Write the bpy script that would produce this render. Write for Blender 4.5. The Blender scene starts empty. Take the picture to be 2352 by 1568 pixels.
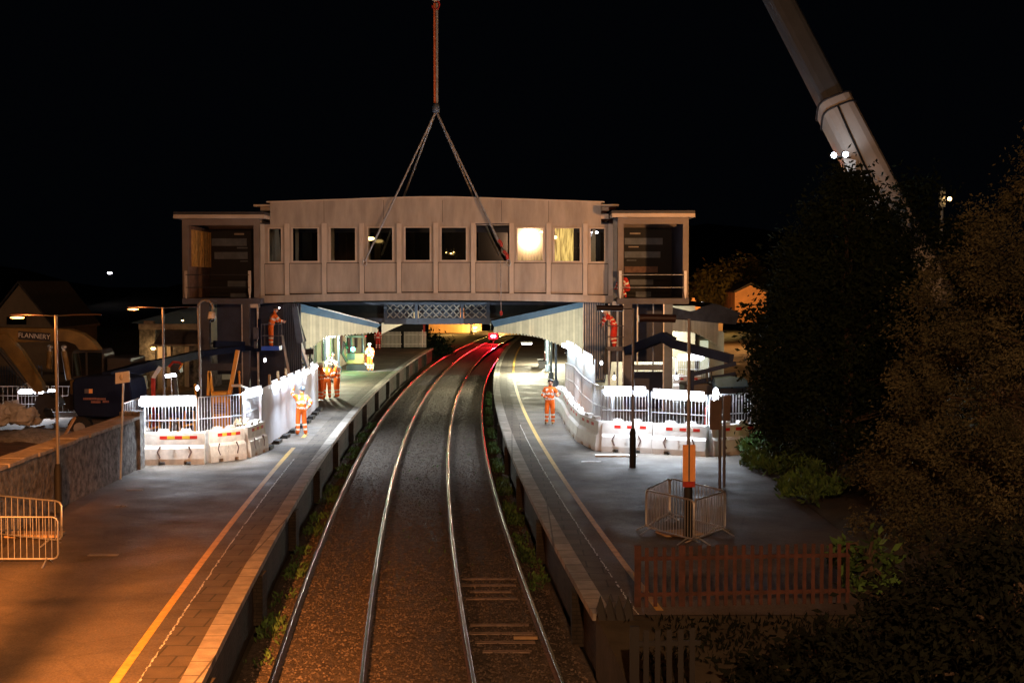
import bpy, bmesh, math, random
import numpy as np
from mathutils import Vector, Matrix
random.seed(7); RS = np.random.RandomState(11)
S = bpy.context.scene
COL = S.collection
PI = math.pi
V = Vector
# ------------------------------------------------------------------ camera
CZ, FX, HY = 6.6, 3200.0, 645.0
cam = bpy.data.cameras.new('camera'); camo = bpy.data.objects.new('camera', cam); COL.objects.link(camo)
PITCH = math.atan(139/FX)
camo.location = (0, 0, CZ); camo.rotation_euler = (PI/2-PITCH, 0, 0)
cam.sensor_width = 36; cam.lens = FX/2352*36; cam.clip_start = .3; cam.clip_end = 3000
S.camera = camo
# ------------------------------------------------------------------ night sky
w = bpy.data.worlds.new('World'); S.world = w; w.use_nodes = True
bg = w.node_tree.nodes['Background']
bg.inputs[0].default_value = (.36, .5, .8, 1); bg.inputs[1].default_value = .0016
S.view_settings.view_transform = 'Standard'; S.view_settings.look = 'None'
S.view_settings.exposure = 0.0; S.view_settings.gamma = 1
S.render.engine = 'CYCLES'
S.cycles.use_denoising = True
S.cycles.max_bounces = 5; S.cycles.diffuse_bounces = 2; S.cycles.glossy_bounces = 3
S.cycles.transparent_max_bounces = 10
S.cycles.sample_clamp_indirect = 4.0
S.cycles.caustics_reflective = False; S.cycles.caustics_refractive = False

PLAT = .9                      # platform surface above rail top
def P(x, y, Y):                # picture ray to the point at distance Y
    t = PITCH; a = (x-1176)/FX; b = (784-y)/FX
    d = V((a, math.cos(t)+b*math.sin(t), -math.sin(t)+b*math.cos(t)))
    return V((0, 0, CZ)) + d*(Y/d.y)
def G(x, y, h=PLAT):           # picture ray to the level h
    p = P(x, y, 1.0); d = p-V((0, 0, CZ))
    return V((0, 0, CZ)) + d*((h-CZ)/d.z)
def xl(Y): return -6.55+6e-4*(Y-88)**2        # outermost left rail
# ------------------------------------------------------------------ materials
def mat(name, col, rough=.8, metal=0, var=.15, scale=2.0, bump=0.0, bscale=25.0, emit=None, estr=0, col2=None, spec=.4, wave=None):
    m = bpy.data.materials.new(name); m.use_nodes = True
    nt = m.node_tree; b = nt.nodes['Principled BSDF']
    b.inputs['Roughness'].default_value = rough; b.inputs['Metallic'].default_value = metal
    b.inputs['Specular IOR Level'].default_value = spec
    if emit:
        b.inputs['Base Color'].default_value = (*col, 1)
        b.inputs['Emission Color'].default_value = (*emit, 1); b.inputs['Emission Strength'].default_value = estr
        return m
    tc = nt.nodes.new('ShaderNodeTexCoord'); n = nt.nodes.new('ShaderNodeTexNoise')
    n.inputs['Scale'].default_value = scale; n.inputs['Detail'].default_value = 6; n.inputs['Roughness'].default_value = .62
    nt.links.new(tc.outputs['Object'], n.inputs['Vector'])
    r = nt.nodes.new('ShaderNodeValToRGB')
    c2 = col2 or tuple(min(1, c*(1+var)) for c in col)
    c1 = tuple(c*(1-var) for c in col)
    r.color_ramp.elements[0].position = .32; r.color_ramp.elements[1].position = .68
    r.color_ramp.elements[0].color = (*c1, 1); r.color_ramp.elements[1].color = (*c2, 1)
    nt.links.new(n.outputs['Fac'], r.inputs['Fac'])
    out = r.outputs['Color']
    if wave:      # fine surface joints: (brick width, brick height, mortar colour)
        bt = nt.nodes.new('ShaderNodeTexBrick')
        mp = nt.nodes.new('ShaderNodeMapping'); nt.links.new(tc.outputs['Object'], mp.inputs['Vector'])
        if len(wave) > 3: mp.inputs['Rotation'].default_value = wave[3]
        nt.links.new(mp.outputs[0], bt.inputs['Vector'])
        bt.inputs['Scale'].default_value = 1; bt.inputs['Brick Width'].default_value = wave[0]; bt.inputs['Row Height'].default_value = wave[1]
        bt.inputs['Mortar Size'].default_value = .012 if wave[1] < .3 else .018
        bt.inputs['Color1'].default_value = (1, 1, 1, 1); bt.inputs['Color2'].default_value = (.72, .72, .72, 1)
        bt.inputs['Mortar'].default_value = (*wave[2], 1)
        mx = nt.nodes.new('ShaderNodeMix'); mx.data_type = 'RGBA'; mx.blend_type = 'MULTIPLY'; mx.inputs[0].default_value = 1
        nt.links.new(out, mx.inputs[6]); nt.links.new(bt.outputs['Color'], mx.inputs[7]); out = mx.outputs[2]
    nt.links.new(out, b.inputs['Base Color'])
    if bump:
        n2 = nt.nodes.new('ShaderNodeTexNoise'); n2.inputs['Scale'].default_value = bscale; n2.inputs['Detail'].default_value = 4
        nt.links.new(tc.outputs['Object'], n2.inputs['Vector'])
        bp = nt.nodes.new('ShaderNodeBump'); bp.inputs['Strength'].default_value = min(1, bump); bp.inputs['Distance'].default_value = .03*max(1, bump)
        nt.links.new(n2.outputs['Fac'], bp.inputs['Height']); nt.links.new(bp.outputs['Normal'], b.inputs['Normal'])
    return m
M = {}
M['asphalt'] = mat('asphalt', (.075, .07, .066), .85, var=.42, scale=.9, bump=.5, bscale=40)
def asphalt_mat():
    m = bpy.data.materials.new('worn_asphalt'); m.use_nodes = True; nt = m.node_tree; b = nt.nodes['Principled BSDF']; L = nt.links
    tc = nt.nodes.new('ShaderNodeTexCoord')
    def noise(sc, det=5, ro=.6):
        n = nt.nodes.new('ShaderNodeTexNoise'); n.inputs['Scale'].default_value = sc; n.inputs['Detail'].default_value = det; n.inputs['Roughness'].default_value = ro; L.new(tc.outputs['Object'], n.inputs['Vector']); return n.outputs['Fac']
    def ramp(f, p0, c0, p1, c1):
        r = nt.nodes.new('ShaderNodeValToRGB'); e = r.color_ramp.elements; e[0].position = p0; e[0].color = (*c0, 1); e[1].position = p1; e[1].color = (*c1, 1); L.new(f, r.inputs[0]); return r.outputs[0]
    def mul(a, c):
        x = nt.nodes.new('ShaderNodeMix'); x.data_type = 'RGBA'; x.blend_type = 'MULTIPLY'; x.inputs[0].default_value = 1; L.new(a, x.inputs[6]); L.new(c, x.inputs[7]); return x.outputs[2]
    base = ramp(noise(.45), .35, (.055, .045, .036), .65, (.125, .1, .075))
    o = mul(base, ramp(noise(28, 3), .3, (.55, .55, .55), .7, (1.35, 1.35, 1.35)))
    v = nt.nodes.new('ShaderNodeTexVoronoi'); v.feature = 'DISTANCE_TO_EDGE'; v.inputs['Scale'].default_value = .38; L.new(tc.outputs['Object'], v.inputs['Vector'])
    o = mul(o, ramp(v.outputs['Distance'], .003, (.82, .82, .82), .02, (1, 1, 1)))
    v2 = nt.nodes.new('ShaderNodeTexVoronoi'); v2.inputs['Scale'].default_value = 2.6; L.new(tc.outputs['Object'], v2.inputs['Vector'])
    o = mul(o, ramp(v2.outputs['Distance'], .05, (1.7, 1.7, 1.7), .075, (1, 1, 1)))
    L.new(o, b.inputs['Base Color']); 
    rr = ramp(noise(.8), .3, (.55, .55, .55), .7, (.9, .9, .9)); L.new(rr, b.inputs['Roughness'])
    bp = nt.nodes.new('ShaderNodeBump'); bp.inputs['Strength'].default_value = .6; bp.inputs['Distance'].default_value = .02; L.new(noise(34, 3), bp.inputs['Height']); L.new(bp.outputs[0], b.inputs['Normal'])
    return m
M['asphalt'] = asphalt_mat()
M['paving'] = mat('paving', (.095, .078, .06), .8, var=.3, scale=1.5, bump=.4, bscale=30, wave=(.6, .6, (.35, .35, .35)))
M['coping'] = mat('coping', (.3, .27, .23), .75, var=.3, scale=3, bump=.4, wave=(.75, .9, (.3, .3, .3), (0, 0, PI/2)))
M['yellow'] = mat('yellow_paint', (.5, .31, .06), .6, var=.25, scale=7, bump=.2)
M['joint'] = mat('joint_grit', (.5, .5, .47), .5, var=.7, scale=14)
M['brick'] = mat('dark_brick', (.036, .03, .022), .9, var=.45, scale=2, bump=.8, bscale=14, wave=(.22, .075, (.5, .5, .5), (PI/2, 0, 0)))
M['stone'] = mat('rubble_stone', (.15, .143, .135), .9, var=.75, scale=4.5, bump=2, bscale=7)
M['stonec'] = mat('wall_coping_stone', (.33, .29, .25), .85, var=.3, scale=4, bump=.5)
M['ballast'] = mat('ballast_stone', (.07, .055, .042), .9, var=.6, scale=9, bump=1.5, bscale=22, col2=(.13, .105, .08))
M['ballast2'] = mat('ballast_chips', (.08, .062, .05), .85, var=.5, scale=5, col2=(.19, .15, .12))
M['rail'] = mat('rail_steel', (.36, .34, .32), .24, 1, var=.08, scale=1.5)
M['railrust'] = mat('rail_rust', (.11, .06, .035), .8, var=.4, scale=8)
M['sleeper'] = mat('sleeper_concrete', (.26, .2, .16), .85, var=.3, scale=5)
M['dirt'] = mat('bare_dirt', (.12, .075, .05), .95, var=.5, scale=1.3, bump=1.2, bscale=6)
M['earth'] = mat('dark_earth', (.04, .036, .026), .95, var=.5, scale=.6, bump=.6, bscale=5)
M['gravel'] = mat('grey_gravel', (.22, .22, .22), .9, var=.4, scale=8, bump=1, bscale=20)
M['boulder'] = mat('pale_boulder', (.5, .49, .47), .85, var=.35, scale=2.5, bump=1, bscale=6)
M['cream'] = mat('cream_cladding', (.42, .35, .28), .55, var=.22, scale=.9, bump=.08)
_nt = M['cream'].node_tree; _mp = _nt.nodes.new('ShaderNodeMapping'); _mp.inputs['Scale'].default_value = (2.2, 1, .5)
_tc = [q for q in _nt.nodes if q.type == 'TEX_COORD'][0]; _nz = [q for q in _nt.nodes if q.type == 'TEX_NOISE'][0]
_nt.links.new(_tc.outputs['Object'], _mp.inputs[0]); _nt.links.new(_mp.outputs[0], _nz.inputs['Vector'])
M['cream2'] = mat('cream_frame', (.58, .48, .38), .5, var=.12, scale=1.2)
M['seam'] = mat('dark_gasket', (.035, .025, .02), .7)
M['valance'] = mat('cream_valance', (.62, .58, .42), .7, var=.1, scale=3, wave=(.16, 9, (.72, .72, .72), (PI/2, 0, 0)))
M['bluepaint'] = mat('blue_paint', (.045, .11, .19), .5, var=.2, scale=2)
M['slate'] = mat('slate_roof', (.05, .05, .055), .7, var=.35, scale=3, bump=.3)
M['steelg'] = mat('galvanised_steel', (.45, .46, .47), .4, .7, var=.2, scale=5)
M['steelp'] = mat('purple_grey_steel', (.085, .085, .11), .55, var=.25, scale=1.5)
M['steelb'] = mat('blue_grey_steel', (.1, .14, .21), .5, var=.2, scale=1.5)
M['navy'] = mat('navy_cladding', (.035, .045, .085), .6, var=.25, scale=1.2)
M['dark'] = mat('dark_steel', (.03, .03, .035), .5, var=.2)
M['black'] = mat('black_rubber', (.012, .012, .012), .7, var=.1)
M['white'] = mat('white_plastic', (.72, .7, .66), .5, var=.1, scale=3, bump=.05)
M['dirtywhite'] = mat('grimy_plastic', (.72, .66, .58), .6, var=.25, scale=3)
M['grime'] = mat('brown_plastic', (.14, .09, .08), .6, var=.4, scale=3)
M['hoard'] = mat('white_hoarding', (.6, .64, .7), .45, var=.1, scale=1.5)
M['red'] = mat('red_reflector', (.6, .03, .02), .4, var=.1)
M['redpaint'] = mat('red_paint', (.42, .03, .018), .6, var=.3, scale=5)
M['amber'] = mat('amber_reflector', (.75, .5, .06), .4, var=.1)
M['digger'] = mat('digger_yellow', (.19, .125, .04), .55, var=.35, scale=2.2)
M['plant'] = mat('plant_orange', (.75, .3, .03), .5, var=.15, scale=3)
M['mewp'] = mat('platform_lift_blue', (.008, .013, .035), .75, var=.25, scale=2, spec=.1)
M['mewpb'] = mat('bright_blue_board', (.02, .12, .75), .45, var=.1)
M['wood'] = mat('timber', (.4, .27, .14), .8, var=.3, scale=4)
M['redfence'] = mat('weathered_red_paint', (.06, .022, .015), .75, var=.45, scale=4)
M['woodfence'] = mat('fence_timber', (.2, .12, .09), .8, var=.35, scale=5)
M['darkwood'] = mat('dark_timber', (.012, .01, .009), .8, var=.4, scale=5)
M['crane'] = mat('crane_paint', (.52, .5, .46), .35, var=.12, scale=.8)
M['crane2'] = mat('crane_steel', (.12, .14, .16), .4, .2, var=.15, scale=.8)
M['strop'] = mat('orange_strop', (.55, .13, .04), .8, var=.3, scale=6)
M['rope'] = mat('steel_rope', (.3, .31, .33), .45, .4, var=.3, scale=6)
M['housewall'] = mat('render_wall', (.25, .2, .15), .9, var=.2, scale=1)
M['orangewall'] = mat('warm_wall', (.7, .4, .2), .9, var=.2, scale=1)
M['signw'] = mat('sign_white', (.7, .7, .7), .35, var=.05)
M['signo'] = mat('orange_tint_sign', (.9, .4, .12), .5, var=.12, scale=4)  # sodium light on the white notice board is put into this colour
M['glass'] = mat('dark_glass', (.008, .01, .012), .06, var=.1, spec=.7)
M['orange'] = mat('hi_vis_orange', (.95, .17, .015), .75, var=.15, scale=9)
M['orangedull'] = mat('hi_vis_red', (.6, .035, .02), .75, var=.2, scale=9)
M['band'] = mat('reflective_band', (.85, .82, .74), .35, var=.05)
M['skin'] = mat('skin', (.5, .28, .2), .6, var=.08)
M['boot'] = mat('tan_boot', (.38, .22, .09), .8, var=.2)
M['bootd'] = mat('dark_boot', (.03, .025, .02), .8, var=.2)
M['helmetw'] = mat('white_helmet', (.8, .8, .78), .3, var=.03)
M['helmetd'] = mat('dark_helmet', (.03, .04, .05), .35, var=.05)
M['darkcloth'] = mat('dark_cloth', (.035, .03, .03), .9, var=.3)
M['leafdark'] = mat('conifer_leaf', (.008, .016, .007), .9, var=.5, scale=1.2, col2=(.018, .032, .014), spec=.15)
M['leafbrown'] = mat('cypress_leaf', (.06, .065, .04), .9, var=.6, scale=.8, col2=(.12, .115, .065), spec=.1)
M['leafshaded'] = mat('bush_leaf', (.006, .008, .005), .95, var=.4, scale=1.5, spec=.1)  # leaf colour near black to stand for the shade on the bush
M['leafgreen'] = mat('weed_leaf', (.035, .075, .018), .7, var=.5, scale=1.5, col2=(.1, .21, .05))
M['leafyellow'] = mat('garden_leaf', (.14, .12, .035), .8, var=.4, scale=.5)
M['bark'] = mat('bark', (.06, .045, .03), .95, var=.4, scale=6)
M['led'] = mat('led_tube', (1, 1, 1), emit=(.78, .87, 1), estr=30)
M['ledsoft'] = mat('led_lens', (1, 1, 1), emit=(.86, .9, 1), estr=26)
M['sodium'] = mat('sodium_lamp', (1, .6, .2), emit=(1, .4, .11), estr=7)
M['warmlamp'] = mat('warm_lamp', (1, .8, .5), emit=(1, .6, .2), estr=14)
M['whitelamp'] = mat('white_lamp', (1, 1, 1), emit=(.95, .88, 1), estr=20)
M['redlamp'] = mat('red_signal', (1, 0, 0), emit=(1, .012, .02), estr=900)
M['greenlamp'] = mat('green_beacon', (0, 1, .3), emit=(.1, 1, .4), estr=14)
M['litwin'] = mat('lit_window', (1, .7, .3), emit=(1, .52, .12), estr=1.1)

def glowsheet_mat():  # emission streaks imitate a street lamp's reflection in the panes
    m = bpy.data.materials.new('lamp_reflection_glow'); m.use_nodes = True; nt = m.node_tree; b = nt.nodes['Principled BSDF']
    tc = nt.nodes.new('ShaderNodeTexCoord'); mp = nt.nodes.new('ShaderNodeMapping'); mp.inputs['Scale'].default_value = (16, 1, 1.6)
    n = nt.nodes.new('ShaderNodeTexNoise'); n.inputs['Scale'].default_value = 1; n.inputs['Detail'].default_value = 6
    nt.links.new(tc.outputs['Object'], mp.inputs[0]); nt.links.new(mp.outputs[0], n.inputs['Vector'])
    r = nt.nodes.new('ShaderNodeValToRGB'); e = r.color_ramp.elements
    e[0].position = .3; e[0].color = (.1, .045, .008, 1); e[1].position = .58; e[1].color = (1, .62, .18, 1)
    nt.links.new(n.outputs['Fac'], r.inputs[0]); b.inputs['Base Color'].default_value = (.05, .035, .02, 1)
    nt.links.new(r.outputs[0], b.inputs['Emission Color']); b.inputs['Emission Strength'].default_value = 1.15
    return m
M['glowsheet'] = glowsheet_mat(); M['glowsheet2'] = M['glowsheet'].copy()
M['glowsheet'].node_tree.nodes['Principled BSDF'].inputs['Emission Strength'].default_value = .55; M['glowsheet2'].node_tree.nodes['Principled BSDF'].inputs['Emission Strength'].default_value = 1.9
def pane_mat():
    m = bpy.data.materials.new('window_glass'); m.use_nodes = True; nt = m.node_tree
    for n in list(nt.nodes):
        if n.type != 'OUTPUT_MATERIAL': nt.nodes.remove(n)
    o = [n for n in nt.nodes if n.type == 'OUTPUT_MATERIAL'][0]
    t = nt.nodes.new('ShaderNodeBsdfTransparent'); t.inputs[0].default_value = (.75, .78, .76, 1)
    g = nt.nodes.new('ShaderNodeBsdfGlossy'); g.inputs['Roughness'].default_value = .06
    fr = nt.nodes.new('ShaderNodeFresnel'); fr.inputs[0].default_value = 1.5
    mx = nt.nodes.new('ShaderNodeMixShader')
    nt.links.new(fr.outputs[0], mx.inputs[0]); nt.links.new(t.outputs[0], mx.inputs[1]); nt.links.new(g.outputs[0], mx.inputs[2])
    nt.links.new(mx.outputs[0], o.inputs[0])
    return m
M['pane'] = pane_mat()

# ------------------------------------------------------------------ builders
def wloc(o):
    p = V((0, 0, 0))
    while o: p = p+V(o.location); o = o.parent
    return p
class MB:
    def __init__(s): s.v = []; s.f = []; s.m = []; s.sm = []
    def add(s, vs, fs, mi=0, smooth=False):
        k = len(s.v); s.v += [tuple(q) for q in vs]
        for f in fs: s.f.append(tuple(i+k for i in f)); s.m.append(mi); s.sm.append(smooth)
    def box(s, c, d, mi=0, rot=None):
        hx, hy, hz = d[0]/2, d[1]/2, d[2]/2
        vs = [V((sx*hx, sy*hy, sz*hz)) for sx in (-1, 1) for sy in (-1, 1) for sz in (-1, 1)]
        if rot is not None: vs = [rot@q for q in vs]
        c = V(c); vs = [q+c for q in vs]
        s.add(vs, [(0, 1, 3, 2), (4, 6, 7, 5), (0, 4, 5, 1), (2, 3, 7, 6), (0, 2, 6, 4), (1, 5, 7, 3)], mi)
    def bb(s, x0, x1, y0, y1, z0, z1, mi=0):
        s.box(((x0+x1)/2, (y0+y1)/2, (z0+z1)/2), (abs(x1-x0), abs(y1-y0), abs(z1-z0)), mi)
    def bar(s, p, q, wd, ht=None, mi=0, up=(0, 0, 1)):
        p = V(p); q = V(q); d = q-p; L = d.length
        if L < 1e-6: return
        y = d/L; u = V(up)
        if abs(y.dot(u)) > .98: u = V((0, 1, 0)) if abs(y.y) < .9 else V((1, 0, 0))
        x = y.cross(u).normalized(); z = x.cross(y)
        R = Matrix((x, y, z)).transposed()
        s.box((p+q)/2, (wd, L, ht or wd), mi, R)
    def tube(s, pts, r, n=8, mi=0, r2=None, cap=True):
        pts = [V(p) for p in pts]; k = len(pts); rings = []
        ref = None
        for i, p in enumerate(pts):
            d = (pts[min(i+1, k-1)]-pts[max(i-1, 0)]).normalized()
            if ref is None:
                ref = V((0, 0, 1)) if abs(d.z) < .9 else V((1, 0, 0))
            a = d.cross(ref).normalized(); b = a.cross(d).normalized(); ref = b
            rr = r if r2 is None else r+(r2-r)*i/(k-1)
            rings.append([p+(a*math.cos(2*PI*j/n)+b*math.sin(2*PI*j/n))*rr for j in range(n)])
        vs = [q for rg in rings for q in rg]
        fs = [(i*n+j, i*n+(j+1) % n, (i+1)*n+(j+1) % n, (i+1)*n+j) for i in range(k-1) for j in range(n)]
        s.add(vs, fs, mi, True)
        if cap: s.add(rings[0], [tuple(range(n))], mi); s.add(rings[-1], [tuple(range(n))], mi)
    def cyl(s, p, q, r, n=12, mi=0, r2=None): s.tube([p, q], r, n, mi, r2)
    def prism(s, poly, off, mi=0):       # planar polygon of 3-D points, pushed by off
        poly = [V(p) for p in poly]; off = V(off); n = len(poly)
        s.add(poly+[p+off for p in poly], [tuple(range(n)), tuple(range(2*n-1, n-1, -1))]+[(i, (i+1) % n, n+(i+1) % n, n+i) for i in range(n)], mi)
    def ell(s, c, r, mi=0, nu=12, nv=8, rot=None, z0=-1.0, z1=1.0):
        c = V(c); vs = []; 
        a0, a1 = math.asin(z0), math.asin(z1)
        for i in range(nv+1):
            t = a0+(a1-a0)*i/nv
            for j in range(nu):
                q = V((math.cos(t)*math.cos(2*PI*j/nu)*r[0], math.cos(t)*math.sin(2*PI*j/nu)*r[1], math.sin(t)*r[2]))
                if rot is not None: q = rot@q
                vs.append(q+c)
        s.add(vs, [(i*nu+j, i*nu+(j+1) % nu, (i+1)*nu+(j+1) % nu, (i+1)*nu+j) for i in range(nv) for j in range(nu)], mi, True)
    def lathe(s, c, prof, n=14, mi=0):
        c = V(c); vs = [c+V((r*math.cos(2*PI*j/n), r*math.sin(2*PI*j/n), z)) for r, z in prof for j in range(n)]
        s.add(vs, [(i*n+j, i*n+(j+1) % n, (i+1)*n+(j+1) % n, (i+1)*n+j) for i in range(len(prof)-1) for j in range(n)], mi, True)
    def build(s, name, mats, parent=None, bevel=0):
        if not isinstance(mats, (list, tuple)): mats = [mats]
        o0 = wloc(parent)
        me = bpy.data.meshes.new(name)
        me.from_pydata([(a-o0.x, b-o0.y, c-o0.z) for a, b, c in s.v], [], s.f)
        for mm in mats: me.materials.append(M[mm] if isinstance(mm, str) else mm)
        me.polygons.foreach_set('material_index', s.m); me.polygons.foreach_set('use_smooth', s.sm)
        bm = bmesh.new(); bm.from_mesh(me); bmesh.ops.recalc_face_normals(bm, faces=bm.faces)
        if bevel: 
            bmesh.ops.bevel(bm, geom=[e for e in bm.edges if e.is_manifold and e.calc_face_angle(0) > .9], offset=bevel, segments=1, affect='EDGES', clamp_overlap=True)
        bm.to_mesh(me); bm.free()
        o = bpy.data.objects.new(name, me); COL.objects.link(o)
        if parent: o.parent = parent
        return o
def tag(o, label=None, cat=None, group=None, kind=None):
    if label: o['label'] = label
    if cat: o['category'] = cat
    if group: o['group'] = group
    if kind: o['kind'] = kind
    return o
def thing(name, label, cat, loc=(0, 0, 0), group=None, rz=0):
    o = bpy.data.objects.new(name, None); COL.objects.link(o); o.location = loc; o.rotation_euler = (0, 0, rz)
    o.empty_display_size = .2
    return tag(o, label, cat, group)
def structure(name, mb, m): return tag(mb.build(name, m), kind='structure')
def copy_tree(o, parent=None):
    c = o.copy(); COL.objects.link(c); c.parent = parent
    for ch in [q for q in ALLCH(o)]: copy_tree(ch, c)
    return c
def ALLCH(o): return [q for q in bpy.data.objects if q.parent == o]
def place(proto, first, loc, rz, label, cat, group):
    o = proto if first else copy_tree(proto)
    o.location = loc; o.rotation_euler = (0, 0, rz)
    return tag(o, label, cat, group)
def light(kind, name, loc, power, col, parent=None, size=.1, aim=None, spot=60, blend=.4, sy=None):
    l = bpy.data.lights.new(name, kind); l.energy = power; l.color = col
    if kind == 'AREA':
        l.size = size
        if sy: l.shape = 'RECTANGLE'; l.size_y = sy
    else: l.shadow_soft_size = size
    if kind == 'SPOT': l.spot_size = math.radians(spot); l.spot_blend = blend
    o = bpy.data.objects.new(name, l); COL.objects.link(o)
    p0 = wloc(parent); o.location = V(loc)-p0
    if parent: o.parent = parent
    if aim is not None: o.rotation_euler = (V(aim)-V(loc)).to_track_quat('-Z', 'Y').to_euler()
    return o
def text_mesh(txt, size, depth=.004):
    cu = bpy.data.curves.new('text', 'FONT'); cu.body = txt; cu.size = size; cu.extrude = depth; cu.align_x = 'CENTER'; cu.align_y = 'CENTER'
    ob = bpy.data.objects.new('text', cu); COL.objects.link(ob)
    bpy.context.view_layer.update()
    me = bpy.data.meshes.new_from_object(ob.evaluated_get(bpy.context.evaluated_depsgraph_get()))
    bpy.data.objects.remove(ob); return me
SODIUM = (1, .3, .06)
LEDC = (.8, .89, 1)

# ================================================================== GROUND
mb = MB(); mb.add([(-900, -60, -.34), (900, -60, -.34), (900, 1500, -.34), (-900, 1500, -.34)], [(0, 1, 2, 3)])
structure('ground', mb, 'earth')
def strip(name, offa, offb, z0, z1, ys, m, skirt=None, kind='structure'):
    mb = MB(); vs = []
    for Y in ys:
        a = xl(Y)+offa if not callable(offa) else offa(Y); b = xl(Y)+offb if not callable(offb) else offb(Y)
        vs += [(a, Y, z1), (b, Y, z1)]
    n = len(ys)
    mb.add(vs, [(2*i, 2*i+1, 2*i+3, 2*i+2) for i in range(n-1)])
    if z0 is not None:
        lo = [(x, y, z0) for x, y, z in vs]
        mb.add(vs+lo, [(2*i, 2*i+2, 2*n+2*i+2, 2*n+2*i) for i in range(n-1)]+[(2*i+1, 2*i+3, 2*n+2*i+3, 2*n+2*i+1) for i in range(n-1)]+[(0, 1, 2*n+1, 2*n), (2*n-2, 2*n-1, 4*n-1, 4*n-2)])
    o = mb.build(name, m)
    if kind: o['kind'] = kind
    return o
YS = [6+2.0*i for i in range(113)]
strip('ballast_bed', -.62, 5.46, None, -.17, YS, 'ballast')
# loose ballast chips
def chips(n, y0, y1, a, b, z, smin, smax, m, name, label, cat, zf=None):
    Yv = y0+(y1-y0)*RS.rand(n)**1.4; off = a+(b-a)*RS.rand(n)
    X = -6.55+6e-4*(Yv-88)**2+off
    sz = smin+(smax-smin)*RS.rand(n)
    base = np.array([[1, 0, 0], [-.6, .8, 0], [-.5, -.9, .1], [.1, .1, .9], [0, 0, -.6]])
    ang = RS.rand(n)*2*PI; c, s_ = np.cos(ang), np.sin(ang)
    vs = np.zeros((n, 5, 3))
    for k in range(5):
        bx, by, bz = base[k]; j = 1+.5*(RS.rand(n)-.5)
        vs[:, k, 0] = X+(bx*c-by*s_)*sz*j; vs[:, k, 1] = Yv+(bx*s_+by*c)*sz*j; vs[:, k, 2] = z+bz*sz*j*.8
    fs = np.array([[0, 1, 3], [1, 2, 3], [2, 0, 3], [1, 0, 4], [2, 1, 4], [0, 2, 4]])
    F = (fs[None]+(np.arange(n)*5)[:, None, None]).reshape(-1, 3)
    me = bpy.data.meshes.new(name); me.from_pydata(vs.reshape(-1, 3).tolist(), [], F.tolist()); me.materials.append(M[m])
    o = bpy.data.objects.new(name, me); COL.objects.link(o); return tag(o, label, cat, kind='stuff')
chips(46000, 18, 100, -.5, 5.35, -.165, .014, .034, 'ballast2', 'ballast_stones', 'loose brown ballast stones between and beside the rails', 'ballast')
# platforms
def xwall(Y): return -11.45 if Y < 43 else -30.0
YL = [4+2.0*i for i in range(20)]+[43.01+2*i for i in range(38)]+[118.0]
mb = MB()
def platform(name, edge, back, ys, sgn):
    mb = MB(); n = len(ys); vs = []
    for Y in ys: vs += [(xl(Y)+edge, Y, PLAT), (back(Y), Y, PLAT)]
    mb.add(vs, [(2*i, 2*i+1, 2*i+3, 2*i+2) for i in range(n-1)])
    structure(name, mb, 'asphalt')
platform('left_platform', -1.56, xwall, YL, -1)
YR = [23.6+2.0*i for i in range(70)]
platform('right_platform', 6.24, lambda Y: 7.5 if Y < 46 else 26.0, YR, 1)
YLs = [4+1.5*i for i in range(77)]; YRs = [23.6+1.5*i for i in range(93)]
strip('left_paving', -1.56, -.98, None, PLAT+.0, YLs, 'paving'); strip('right_paving', 5.78, 6.24, None, PLAT, YRs, 'paving')
strip('left_coping', -.98, -.66, PLAT-.1, PLAT+.02, YLs, 'coping'); strip('right_coping', 5.44, 5.78, PLAT-.1, PLAT+.02, YRs, 'coping')
strip('left_platform_face', -1.2, -.78, -.34, PLAT-.102, YLs, 'brick'); strip('right_platform_face', 5.56, 6.0, -.34, PLAT-.102, YRs, 'brick')
strip('left_yellow_line', -1.98, -1.84, None, PLAT+.006, YLs[:30], 'yellow'); strip('left_yellow_line', -1.98, -1.84, None, PLAT+.006, YLs[31:33], 'yellow')
strip('right_yellow_line', 6.58, 6.71, None, PLAT+.006, [23.9]+YRs[1:70], 'yellow')
def rough_line(name, off, ys):
    for k in range(len(ys)-1): pass
    mb = MB()
    for i in range(len(ys)-1):
        Y0, Y1 = ys[i], ys[i+1]; n = 12
        for j in range(n):
            if random.random() < .08: continue
            ya = Y0+(Y1-Y0)*j/n; yb = ya+(Y1-Y0)/n*.9; o = off+random.uniform(-.012, .012); wd = random.uniform(.006, .018)
            mb.add([(xl(ya)+o-wd, ya, PLAT+.008), (xl(ya)+o+wd, ya, PLAT+.008), (xl(yb)+o+wd, yb, PLAT+.008), (xl(yb)+o-wd, yb, PLAT+.008)], [(0, 1, 2, 3)])
    structure(name, mb, 'joint')
rough_line('left_joint_line', -1.57, YLs[6:28]); rough_line('right_joint_line', 6.22, YRs[:22])
# recesses and brick piers under the coping
mb = MB()
for k in range(13):
    Y = 20+7.6*k; mb.box((xl(Y)-.76, Y, .28), (.36, .5, 1.0))
structure('left_platform_piers', mb, 'brick')
mb = MB()
for k in range(11):
    Y = 26+7.6*k; mb.box((xl(Y)+5.54, Y, .28), (.36, .5, 1.0))
structure('right_platform_piers', mb, 'brick')
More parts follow.
